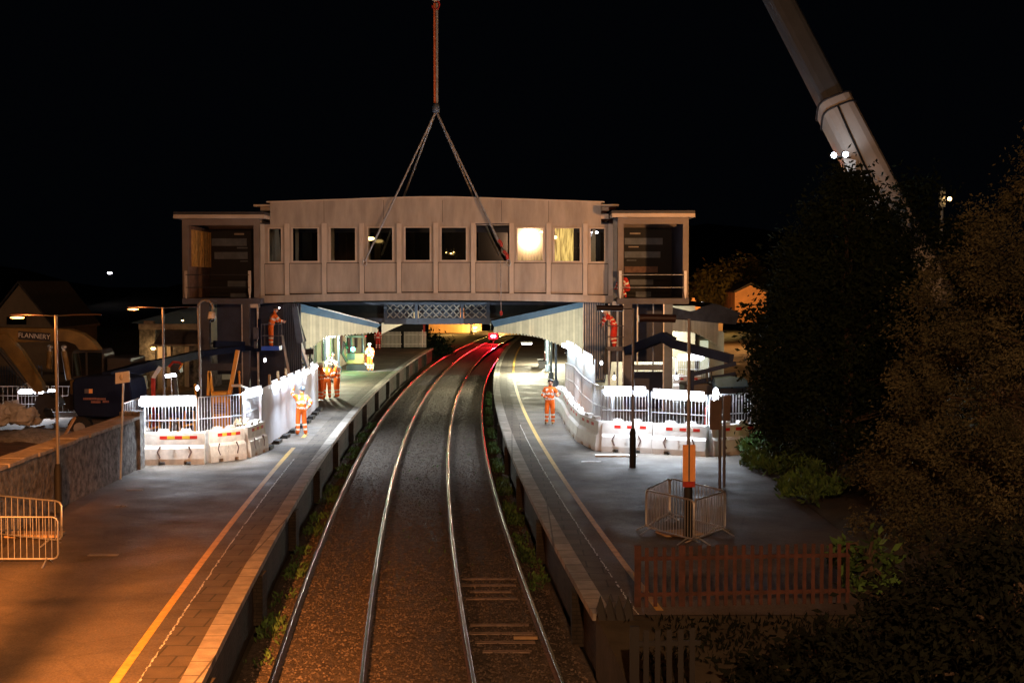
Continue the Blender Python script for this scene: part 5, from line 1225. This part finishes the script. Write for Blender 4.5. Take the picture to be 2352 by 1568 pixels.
BL = basket(bl, 598, 638, 797, 744, 60.0, 'mewpb')
a = MB(); c = P(588, 765, 59.6); a.box(c, (.2, .2, .5)); a.box(c+V((0, -.05, -.5)), (.14, .16, .3)); a.build('control_box', 'steelp', bl)
# right boom lift
Yr = 55.0
br = thing('boom_lift', 'dark blue boom lift half hidden by the conifer, arm reaching to the right tower', 'boom lift', P(1620, 905, Yr))
a = MB(); a.bar(P(1680, 824, Yr), P(1544, 789, 57), .28, .34); a.bar(P(1546, 786, 57), P(1524, 774, 57.4), .3, .4); a.bar(P(1528, 772, 57.4), P(1440, 806, 59.5), .3, .36); a.build('boom', 'mewp', br)
a = MB(); a.bar(P(1582, 862, Yr), P(1690, 834, Yr), .14, .16); a.bar(P(1588, 880, Yr), P(1690, 858, Yr), .14, .16); a.bar(P(1588, 850, Yr), P(1586, 900, Yr), .22, .26); a.build('riser_arms', 'mewp', br)
for x in (1624, 1634): a = MB(); a.cyl(P(x, 852, Yr-.1), P(x, 876, Yr-.1), .03, 6); a.build('hose', 'black', br)
pl2([(1572, 884), (1600, 880), (1640, 882), (1720, 880), (1730, 905), (1728, 940), (1576, 940)], Yr+.9, 1.9, 'chassis', 'dark', br, .05)
pl2([(1640, 868), (1680, 864), (1715, 870), (1722, 890), (1640, 892)], Yr+.2, 1.4, 'counterweight', 'bluepaint', br, .05)
for x in (1594, 1700):
    a = MB(); c = P(x, 942, Yr-.1); a.cyl(c-V((0, .17, 0)), c+V((0, .17, 0)), .42, 18); a.build('wheel', 'black', br)
BR = basket(br, 1396, 1434, 798, 748, 60.0, 'steelp')
# orange generator/drill in left enclosure
gn = thing('drilling_rig', 'bright orange upright machine with black grille behind the left barriers', 'machine', P(505, 1040, 49))
pl2([(484, 900), (521, 899), (525, 980), (488, 982)], 49, .6, 'body', 'plant', gn, .03)
gr_ = pl2([(491, 926), (517, 925), (518, 948), (492, 949)], 48.68, .03, 'grille', 'dark', gn)
a = MB()
for k in range(6): a.bar(P(492, 928+k*3.6, 48.65), P(517.5, 927+k*3.6, 48.65), .02, .025)
a.build('grille_bars', 'plant', gr_)
pl2([(486, 982), (528, 980), (530, 1050), (484, 1050)], 49, .7, 'base', 'plant', gn, .03)
a = MB(); a.bar(P(527, 908, 48.9), P(546, 804, 48.9), .13, .16); a.build('inclined_mast', 'plant', gn); a = MB(); a.bar(P(478, 908, 48.9), P(481, 852, 48.9), .1); a.bar(P(489, 905, 48.9), P(482, 856, 48.9), .1); a.bar(P(527, 915, 48.8), P(528, 980, 48.8), .08); a.build('side_frame', 'plant', gn)
t = thing('striped_arm', 'red and white jointed arm rising behind the left strip light', 'barrier arm', P(353, 1040, 49.5))
a = MB(); a.bar(P(354, 1020, 49.5), P(352, 868, 49.5), .13); a.build('upright', 'redpaint', t); a = MB(); a.bar(P(352, 868, 49.5), P(368, 842, 49.5), .12); a.build('white_tip', 'signw', t)
t = thing('digger_arm', 'small dark machine with a red curved top behind the left enclosure', 'machine', P(400, 1000, 52))
pl2([(391, 839), (412, 838), (413, 856), (396, 860), (391, 852)], 52, .5, 'body', 'dark', t); a = MB(); a.tube([P(388, 842, 51.7), P(398, 831, 51.7), P(412, 832, 51.7), P(417, 838, 51.7)], .05, 6); a.build('red_hoop', 'redpaint', t); a = MB(); a.bar(P(412, 848, 51.7), P(419, 834, 51.7), .06); a.build('orange_bar', 'plant', t)
a = MB(); a.bar(P(402, 858, 52), V((P(402, 0, 52).x, 52, PLAT)), .12); a.build('stand', 'steelb', t)
for k, (x, y0, y1, Y) in enumerate(((448, 885, 1000, 48.5), (549, 855, 960, 49.5), (1631, 930, 1000, 48.6))):
    t = thing('orange_post', 'orange edge post, %s' % ('by the crook-necked pole', 'right of the leaning orange mast', 'under the conifer at the right end')[k], 'post', V((P(x, 0, Y).x, Y, PLAT)), 'orange edge posts')
    a = MB(); a.cyl(V((P(x, 0, Y).x, Y, PLAT)), P(x, y0, Y), .04, 8); a.ell(P(x, y0, Y), (.055, .055, .07)); a.build('post', 'plant', t)
t = thing('trestle', 'orange A-shaped trestle barrier right of the leaning mesh panel', 'trestle', P(1625, 1000, 48.8))
a = MB(); a.tube([P(1618, 1000, 48.8), P(1622, 935, 48.8), P(1630, 929, 48.8), P(1636, 936, 48.8), P(1640, 1000, 48.8)], .035, 6); a.bar(P(1620, 965, 48.8), P(1638, 955, 48.8), .05); a.bar(P(1619, 985, 48.8), P(1639, 975, 48.8), .05); a.build('frame', 'redpaint', t)
for k, (x, y) in enumerate(((352, 975), (432, 968), (398, 985))):
    t = thing('trestle', 'orange trestle frame behind the left mesh panel, %s' % ('left one', 'right one', 'low one in the middle')[k], 'trestle', V((P(x, 0, 47.5).x, 47.5, PLAT)))
    a = MB(); a.tube([P(x-16, 1035, 47.5), P(x-6, y-25, 47.5), P(x+12, y-25, 47.5), P(x+20, 1035, 47.5)], .035, 6); a.bar(P(x-12, y+10, 47.5), P(x+16, y+4, 47.5), .06); a.bar(P(x-14, y+35, 47.5), P(x+18, y+30, 47.5), .06); a.build('frame', 'plant', t)
for k in range(4):
    a = MB(); a.bar(P(537+k*8, 977-k*.5, 45.4-k*.1), P(545+k*8, 962, 45.6), .07, .06); tag(a.build('timber_offcut', 'wood'), 'short timber offcut standing on end behind the second water barrier', 'timber', 'timber offcuts behind the water barriers')
a = MB(); a.bar(P(142, 1012, 44), P(172, 958, 44.5), .09, .05); tag(a.build('timber_plank', 'wood'), 'orange-lit plank leaning in the dirt below the excavator', 'timber')
# gravel, boulders, compound railings
def lump(name, c, r, m, seed, parent=None, amp=.22, nu=12, nv=8, flat=False):
    rs = np.random.RandomState(seed); a = MB(); a.ell(c, r, 0, nu, nv); d = {}
    for i, q in enumerate(a.v):
        k = tuple(round(z, 3) for z in q); d.setdefault(k, 1+amp*(rs.rand()*2-1)); a.v[i] = tuple(V(c)+(V(q)-V(c))*d[k])
    if flat: a.sm = [False]*len(a.f)
    return a.build(name, m, parent)
o = lump('gravel_heap', P(75, 1003, 46)+V((0, 0, -.15)), (1.7, 1.2, .42), 'gravel', 2); tag(o, 'grey gravel heap in front of the boulders', 'gravel heap')
k = 0
rsb = np.random.RandomState(4)
for q in range(26):
    u = rsb.rand(); x = -14+92*u; y = 965-rsb.rand()*48*(1-.75*u); r = .2+.2*rsb.rand(); 
    o = lump('boulder', P(x, y, 48.2+1.6*rsb.rand()), (r, r*.8, r*.75), 'boulder', 40+q, None, .3, 7, 5, True); tag(o, 'pale angular boulder in the rubble pile left of the digger bucket', 'boulder', 'boulders piled by the digger bucket')
zc0 = 1.42
for k, (x0, x1) in enumerate(((-60, 40), (42, 112), (118, 234))):
    p, q = P(x0, 900, 54.2), P(x1, 900, 54.2); mesh_panel('white-railed panel at the back of the digger compound, %s' % ('left', 'middle', 'right, beside the boom lift')[k], V((p.x, 54.2, 0)), V((q.x, 54.2, 0)), P(0, 887, 54.2).z-zc0, zc0, 'steelw', n=9, group='compound railings')
t = thing('palisade_fence', 'bluish steel palisade fence behind the digger compound', 'fence', P(20, 920, 64))
for k in range(24):
    X = P(-60+k*6.2, 0, 64).x; a = MB(); a.prism([(X-.04, 64, 1.2), (X-.04, 64, P(0, 842, 64).z), (X, 64, P(0, 838, 64).z), (X+.04, 64, P(0, 842, 64).z), (X+.04, 64, 1.2)], (0, .02, 0)); a.build('pale', 'steelb', t)
a = MB(); a.bar(P(-60, 852, 64.08), P(86, 852, 64.08), .05); a.bar(P(-60, 890, 64.08), P(86, 890, 64.08), .05); a.build('rail', 'steelb', t)
light('SPOT', 'lamp_glow', P(88, 897, 52.9), 650, LEDC, None, .2, aim=P(50, 945, 48), spot=150, blend=.5).name = 'compound_glow'
# mini digger on platform
Yd = 89.0
md = thing('mini_digger', 'small yellow mini digger with a green beacon under the left canopy', 'mini digger', P(818, 852, Yd))
for dy in (-.45, .45): pl2([(795, 840), (799, 837), (838, 837), (842, 840), (842, 850), (838, 853), (799, 853), (795, 850)], Yd+dy, .3, 'crawler_track', 'black', md)
pl2([(793, 812), (836, 812), (838, 836), (796, 836)], Yd, 1.1, 'body', 'digger', md, .04); pl2([(797, 811), (815, 811), (815, 826), (797, 826)], Yd-.56, .03, 'engine_grille', 'dark', md)
a = MB()
for (x, dy) in ((795, -.45), (808, -.45), (834, -.45), (795, .45), (834, .45)): a.bar(P(x, 775, Yd+dy), P(x+2, 812, Yd+dy), .06)
a.build('canopy_posts', 'dark', md); pl2([(792, 771), (838, 771), (838, 775), (792, 775)], Yd, 1.1, 'canopy', 'dark', md)
a = MB(); a.tube([P(796, 830, Yd-.7), P(786, 812, Yd-.8), P(790, 785, Yd-.9), P(797, 800, Yd-1.0)], .09, 8); a.build('dig_arm', 'dark', md)
pl2([(838, 834), (859, 834), (858, 849), (839, 849)], Yd-.4, .1, 'dozer_blade', 'steelw', md)
a = MB(); a.ell(P(810.7, 802, Yd-.85), (.15, .1, .15)); a.build('green_beacon', 'greenlamp', md)
light('POINT', 'beacon_glow', P(810.7, 801, Yd-1.15), 200, (.05, 1, .25), md, .08)
light('SPOT', 'lamp_glow', P(846, 790, Yd-2.2), 900, (.9, .93, 1), md, .1, aim=P(852, 842, Yd-.2), spot=80, blend=.4)
# red signal far down the line
t = thing('ground_signal', 'red signal with two lamps glowing at the far bend of the tracks', 'signal', P(1133, 790, 150))
a = MB(); a.box(P(1133, 772, 150.3), (1.1, .3, .7)); a.build('signal_head', 'dark', t); a = MB(); a.bar(P(1133, 778, 150.3), V((P(1133, 0, 150.3).x, 150.3, -.3)), .12); a.build('post', 'dark', t)
for x in (1130.5, 1136): a = MB(); a.ell(P(x, 772, 150), (.13, .1, .13)); a.build('signal_lens', 'redlamp', t)
light('POINT', 'signal_glow', P(1133, 769, 149.2), 120, (1, .01, .02), t, .18)
light('SPOT', 'signal_beam', P(1133, 770, 149.1), 10000, (1, .01, .02), t, .16, aim=(-6, 70, 2.0), spot=24, blend=.6)

# ================================================================== PEOPLE
BASE = dict(pelvis=(0, 0, .95), waist=(0, 0, 1.1), chest=(0, 0, 1.33), neck=(0, .01, 1.47), head=(0, .03, 1.62),
            shl=(-.19, 0, 1.41), shr=(.19, 0, 1.41), ell=(-.27, -.01, 1.13), elr=(.27, -.01, 1.13), hal=(-.26, .1, .88), har=(.26, .1, .88),
            hil=(-.1, 0, .9), hir=(.1, 0, .9), knl=(-.12, .02, .5), knr=(.12, .02, .5), anl=(-.13, 0, .1), anr=(.13, 0, .1), tol=(-.14, .17, .05), tor=(.14, .17, .05))
SEG = [('pelvis', 'waist'), ('waist', 'chest'), ('chest', 'neck'), ('neck', 'head'), ('chest', 'shl'), ('chest', 'shr'), ('shl', 'ell'), ('shr', 'elr'), ('ell', 'hal'), ('elr', 'har'), ('pelvis', 'hil'), ('pelvis', 'hir'), ('hil', 'knl'), ('hir', 'knr'), ('knl', 'anl'), ('knr', 'anr'), ('anl', 'tol'), ('anr', 'tor')]
RAD = dict(pelvis=.17, waist=.17, chest=.185, neck=.07, head=.09, shl=.1, shr=.1, ell=.074, elr=.074, hal=.038, har=.038, hil=.112, hir=.112, knl=.092, knr=.092, anl=.075, anr=.075, tol=.045, tor=.045)
def person(label, loc, rz, pose=None, suit='orange', helmet='helmetw', boots='bootd', lean=(0, 0), scale=1.0, headlamp=False, group=None, look=0):
    J = {k: V(v) for k, v in BASE.items()}
    if lean != (0, 0):
        R = Matrix.Rotation(lean[0], 3, 'X')@Matrix.Rotation(lean[1], 3, 'Y')
        for k in ('waist', 'chest', 'neck', 'head', 'shl', 'shr', 'ell', 'elr', 'hal', 'har'): J[k] = J['pelvis']+R@(J[k]-J['pelvis'])
    for k, v in (pose or {}).items(): J[k] = V(v)
    names = list(J); idx = {k: i for i, k in enumerate(names)}
    vs = [J[k] for k in names]; es = [(idx[a], idx[b]) for a, b in SEG]; rad = [RAD[k] for k in names]; segn = [(a, b) for a, b in SEG]
    # hands: palm and five fingers
    for s_, sd in (('l', -1), ('r', 1)):
        h = J['ha'+s_]; f = (h-J['el'+s_]).normalized(); sidev = f.cross(V((0, 1, .2))).normalized(); nrm_ = sidev.cross(f).normalized()
        pm = h+f*.06; vs.append(pm); rad.append(.03); es.append((idx['ha'+s_], len(vs)-1)); segn.append(('ha'+s_, 'palm')); pi = len(vs)-1
        for k in range(4):
            o_ = (k-1.5)*.02; ln = (.07, .08, .075, .058)[k]
            a_ = pm+sidev*o_+f*.035; b_ = a_+f*ln*.55+nrm_*.012; c_ = b_+f*ln*.4+nrm_*.03
            base = len(vs); vs += [a_, b_, c_]; rad += [.0105, .0095, .008]; es += [(pi, base), (base, base+1), (base+1, base+2)]; segn += [('palm', 'f')]*3
        a_ = h+f*.03+sidev*.035*-sd; b_ = a_+(f*.7-sidev*sd*.6).normalized()*.035; c_ = b_+f*.03
        base = len(vs); vs += [a_, b_, c_]; rad += [.013, .011, .009]; es += [(idx['ha'+s_], base), (base, base+1), (base+1, base+2)]; segn += [('palm', 'f')]*3
    me = bpy.data.meshes.new('person'); me.from_pydata([tuple(v) for v in vs], es, []); ob = bpy.data.objects.new('tmp', me); COL.objects.link(ob)
    md_ = ob.modifiers.new('s', 'SKIN'); 
    for i, r in enumerate(rad): me.skin_vertices[0].data[i].radius = (r*1.08, r*.92) if i < 3 else (r, r)
    me.skin_vertices[0].data[0].use_root = True
    sb = ob.modifiers.new('b', 'SUBSURF'); sb.levels = 2; sb.render_levels = 2
    bpy.context.view_layer.update()
    bme = bpy.data.meshes.new_from_object(ob.evaluated_get(bpy.context.evaluated_depsgraph_get())); bpy.data.objects.remove(ob)
    for m_ in (suit, 'band', 'skin', boots): bme.materials.append(M[m_])
    segs = [(J[a], J[b], a, b) for a, b in SEG]
    for p in bme.polygons:
        c = p.center; best = None
        for (a, b, na, nb) in segs:
            d = b-a; t_ = max(0, min(1, (c-a).dot(d)/d.length_squared)); r_ = (c-(a+d*t_)).length/max(.03, (RAD[na]+RAD[nb])/2)
            if best is None or r_ < best[0]: best = (r_, na, nb, t_)
        _, na, nb, t_ = best; mi = 0
        if nb == 'head' or (na == 'neck'): mi = 2
        elif nb.startswith('ha') and t_ > .9: mi = 2
        elif na.startswith('an'): mi = 3
        elif na.startswith('kn') and (.22 < t_ < .36 or .62 < t_ < .76): mi = 1
        elif na.startswith('el') and .3 < t_ < .5: mi = 1
        elif na.startswith('sh') and .55 < t_ < .75: mi = 1
        elif (na, nb) == ('pelvis', 'waist') and .3 < t_ < .8: mi = 1
        elif (na, nb) == ('waist', 'chest') and .35 < t_ < .65: mi = 1
        elif na == 'chest' and nb.startswith('sh') and .45 < t_ < .7 : mi = 1
        p.material_index = mi; p.use_smooth = True
    # head with a face
    hd_ = MB(); hc = J['head']+V((0, .005, .03)); RH = Matrix.Rotation(look, 3, 'X')
    hd_.ell(hc, (.08, .098, .118), 0, 14, 10, RH)
    hd_.ell(hc+RH@V((0, .1, -.012)), (.013, .02, .026), 0, 8, 6, RH)
    for sx in (-1, 1): hd_.ell(hc+RH@V((sx*.083, 0, -.005)), (.012, .022, .032), 0, 8, 6, RH); hd_.ell(hc+RH@V((sx*.03, .09, .012)), (.013, .008, .007), 1, 8, 6, RH)
    hd_.ell(hc+RH@V((0, .092, -.055)), (.026, .008, .006), 1, 8, 6, RH)
    k0 = len(bme.vertices); bm = bmesh.new(); bm.from_mesh(bme)
    nv = [bm.verts.new(q) for q in hd_.v]; bm.verts.index_update()
    for f_, mi_ in zip(hd_.f, hd_.m):
        try: ff = bm.faces.new([nv[i] for i in f_]); ff.material_index = 2 if mi_ == 0 else 3; ff.smooth = True
        except ValueError: pass
    bm.to_mesh(bme); bm.free(); bme.name = 'person'
    o = bpy.data.objects.new('person', bme); COL.objects.link(o); tag(o, label, 'person', group)
    o.location = loc; o.rotation_euler = (0, 0, rz); o.scale = (scale,)*3
    a = MB(); a.ell(hc+RH@V((0, -.005, .045)), (.112, .135, .115), 0, 14, 6, RH, 0, .999); a.ell(hc+RH@V((0, .02, .045)), (.125, .16, .012), 0, 14, 4, RH); 
    hm = a.build('helmet', helmet); hm.parent = o
    if headlamp:
        a = MB(); a.ell(hc+RH@V((0, .15, .08)), (.028, .02, .028)); q = a.build('head_lamp', 'ledsoft'); q.parent = hm
    a = MB(); 
    return o
def feet(x, y): g = G(x, y); return (g.x, g.y, PLAT)
person('worker with black helmet leaning one raised hand on the white hoarding, back to the camera', feet(692, 999), .35, dict(hal=(-.2, .3, 1.72), ell=(-.3, .16, 1.5), elr=(.36, -.14, 1.2), har=(.2, -.2, 1.02), head=(.06, .06, 1.62), anr=(.16, -.02, .1), tor=(.2, .14, .05)), helmet='helmetd', boots='boot', lean=(0, .06), look=.25)
person('worker in orange with white helmet nearest the hoarding in the group of three', feet(736, 919), -.9, dict(har=(.1, .34, 1.12), elr=(.28, .12, 1.12), hal=(-.12, .3, 1.1), ell=(-.28, .08, 1.1)))
person('middle worker of the group of three, white helmet, back to the camera', feet(751, 915), .1, dict(har=(.24, .16, .98), hal=(-.2, .22, 1.05)), boots='boot')
person('right worker of the group of three in a long orange coat', feet(774, 914), 1.2, dict(hal=(-.12, .3, 1.05), har=(.1, .34, 1.02), elr=(.28, .1, 1.1), knl=(-.08, .03, .5), anl=(-.08, -.02, .1), tol=(-.08, .15, .05)), boots='bootd')
person('worker with dark helmet on the right platform looking up, hands at the waist', feet(1263, 974), PI-.25, dict(har=(.08, .26, 1.08), elr=(.3, .06, 1.14), hal=(-.34, .22, 1.15), ell=(-.33, 0, 1.15), head=(-.02, -.03, 1.62)), helmet='helmetd', boots='boot', look=.55)
pp = P(622, 797, 60.0)
person('worker standing in the blue-boarded basket under the left end of the span, head lamp on', (pp.x, 60.0, BL), -PI/2+.35, dict(ell=(-.2, .3, 1.12), hal=(-.1, .5, 1.08), elr=(.24, .34, 1.15), har=(.12, .52, 1.12)), helmet='helmetd', lean=(-.3, 0), headlamp=True)
pp = P(1412, 798, 60.0)
person('worker bending left out of the basket under the right end of the span', (pp.x, 60.0, BR), PI/2-.3, dict(knl=(-.12, .1, .48), ell=(-.2, .42, 1.18), hal=(-.08, .52, .98), elr=(.2, .52, 1.28), har=(.1, .62, 1.12)), suit='orangedull', helmet='helmetw', lean=(-.62, 0), headlamp=True)
person('worker in red with reflective harness stripes facing the far picket fence', feet(868, 803), .1, None, suit='orangedull', helmet='helmetd')
person('brightly lit worker standing beside the mini digger blade', (P(846, 0, 88).x, 88.0, PLAT), PI-.5, dict(har=(.1, .3, 1.1)), suit='orange', helmet='helmetw')
person('worker in a dark jacket bending over behind the group of three', (P(752, 0, 78).x, 78, PLAT), -.6, dict(hal=(-.15, .5, .95), har=(.15, .5, .95)), suit='darkcloth', helmet='helmetd', lean=(-.45, 0))
pp = P(1438, 685, 62.0)
person('worker crouching on the right tower landing by the left column', (pp.x+.05, 61.9, pp.z), PI/2+.4, dict(pelvis=(0, 0, .42), waist=(0, .05, .56), hil=(-.1, 0, .4), hir=(.1, 0, .4), knl=(-.14, .38, .45), knr=(.14, .38, .4), anl=(-.14, .14, .09), anr=(.14, .12, .09), tol=(-.14, .3, .05), tor=(.14, .28, .05), chest=(0, .18, .78), neck=(0, .26, .9), head=(0, .34, 1.02), shl=(-.19, .2, .84), shr=(.19, .2, .84), ell=(-.26, .36, .65), elr=(.26, .36, .65), hal=(-.14, .5, .5), har=(.14, .5, .5)), suit='orangedull', helmet='helmetd')

# ================================================================== SODIUM LAMPS BEHIND THE CAMERA (street lighting of the road bridge) AND ADDED LIGHTS
def road_lamp(label, p, arm):
    t = thing('road_lamp', label, 'street lamp', (p[0]+arm, p[1], -.3)); q = V(p)
    a = MB(); a.cyl((q.x+arm, q.y, -.3), (q.x+arm, q.y, q.z+.1), .09, 8, r2=.06); a.cyl((q.x+arm, q.y, q.z+.1), q+V((0, 0, .1)), .04, 6); a.build('column', 'steelp', t)
    a = MB(); a.ell(q+V((0, 0, .1)), (.4, .18, .09)); a.build('lamp_head', 'dark', t)
    a = MB(); a.ell(q+V((0, 0, .02)), (.28, .12, .04)); a.build('lamp_lens', 'sodium', t); return t
r1 = road_lamp('sodium road lamp behind the camera on the left', (-5.8, 6, 8.2), -2.6)
light('SPOT', 'lamp_glow', (-5.8, 6, 8.0), 115000, SODIUM, r1, .09, aim=(-8.0, 16.5, .9), spot=54, blend=1)
t = thing('shadow_pole', 'unseen pole added to shade a band of the left platform', 'pole', (-6.16, 9, PLAT)); a = MB(); a.cyl((-6.165, 9, PLAT), (-6.165, 9, 8.6), .105, 12); a.build('pole', 'bark', t)  # unseen blocker added to cast the dark band on the platform
r2 = road_lamp('sodium road lamp behind the camera on the right', (10.5, 2, 10.5), 3)
light('POINT', 'lamp_glow', (1.5, .9, 10.2), 13000, (1, .48, .22), r2, .15)
light('POINT', 'lamp_glow', (10.5, 2, 10.2), 900, (1, .5, .22), r2, .15)
r3 = road_lamp('unseen road lamp added behind the camera in the middle, holding the span spot', (1.5, 1, 10.5), 3)
light('SPOT', 'span_fill_spot', (1.5, 1.2, 10.4), 3800, (1, .78, .56), r3, .12, aim=(-2.9, 62, 8.4), spot=20, blend=.5)  # added narrow spot that lights only the span
r4 = thing('span_fill_light', 'unseen sodium light added on a mast behind the dark conifer to light the span', 'floodlight', (11, 48.6, 1.2))  # added light hidden by the conifer, warms the span from the right
a = MB(); a.cyl((11, 48.7, 1.0), (11, 48.7, 6.9), .06, 8); a.build('mast', 'steelp', r4); a = MB(); a.box((11, 48.75, 7.05), (.5, .16, .34)); a.build('lamp_head', 'dark', r4)
light('SPOT', 'lamp_glow', (10.9, 48.9, 7.1), 5200, (1, .45, .16), r4, .15, aim=(-4, 62, 8.2), spot=110, blend=.6)
for (x, y, tx, lab, pw) in ((-9.6, 66.0, -8.9, 'left', 1100), (2.7, 66.0, 1.4, 'right', 1100)):  # lights added to brighten the canopy valances
    t = thing('canopy_fill_light', 'white tripod light added inside the %s enclosure to brighten the station canopy' % lab, 'floodlight', (x, y, PLAT))
    a = MB(); a.cyl((x, y, PLAT), (x, y, PLAT+2.2), .03, 6); a.build('stand', 'dark', t); a = MB(); a.box((x, y, PLAT+2.35), (.4, .1, .28)); a.build('lamp_head', 'dark', t)
    light('SPOT', 'lamp_glow', (x, y+.15, PLAT+2.35), pw, (1, .98, .86), t, .1, aim=(tx, 71, 3.6), spot=120, blend=.7)
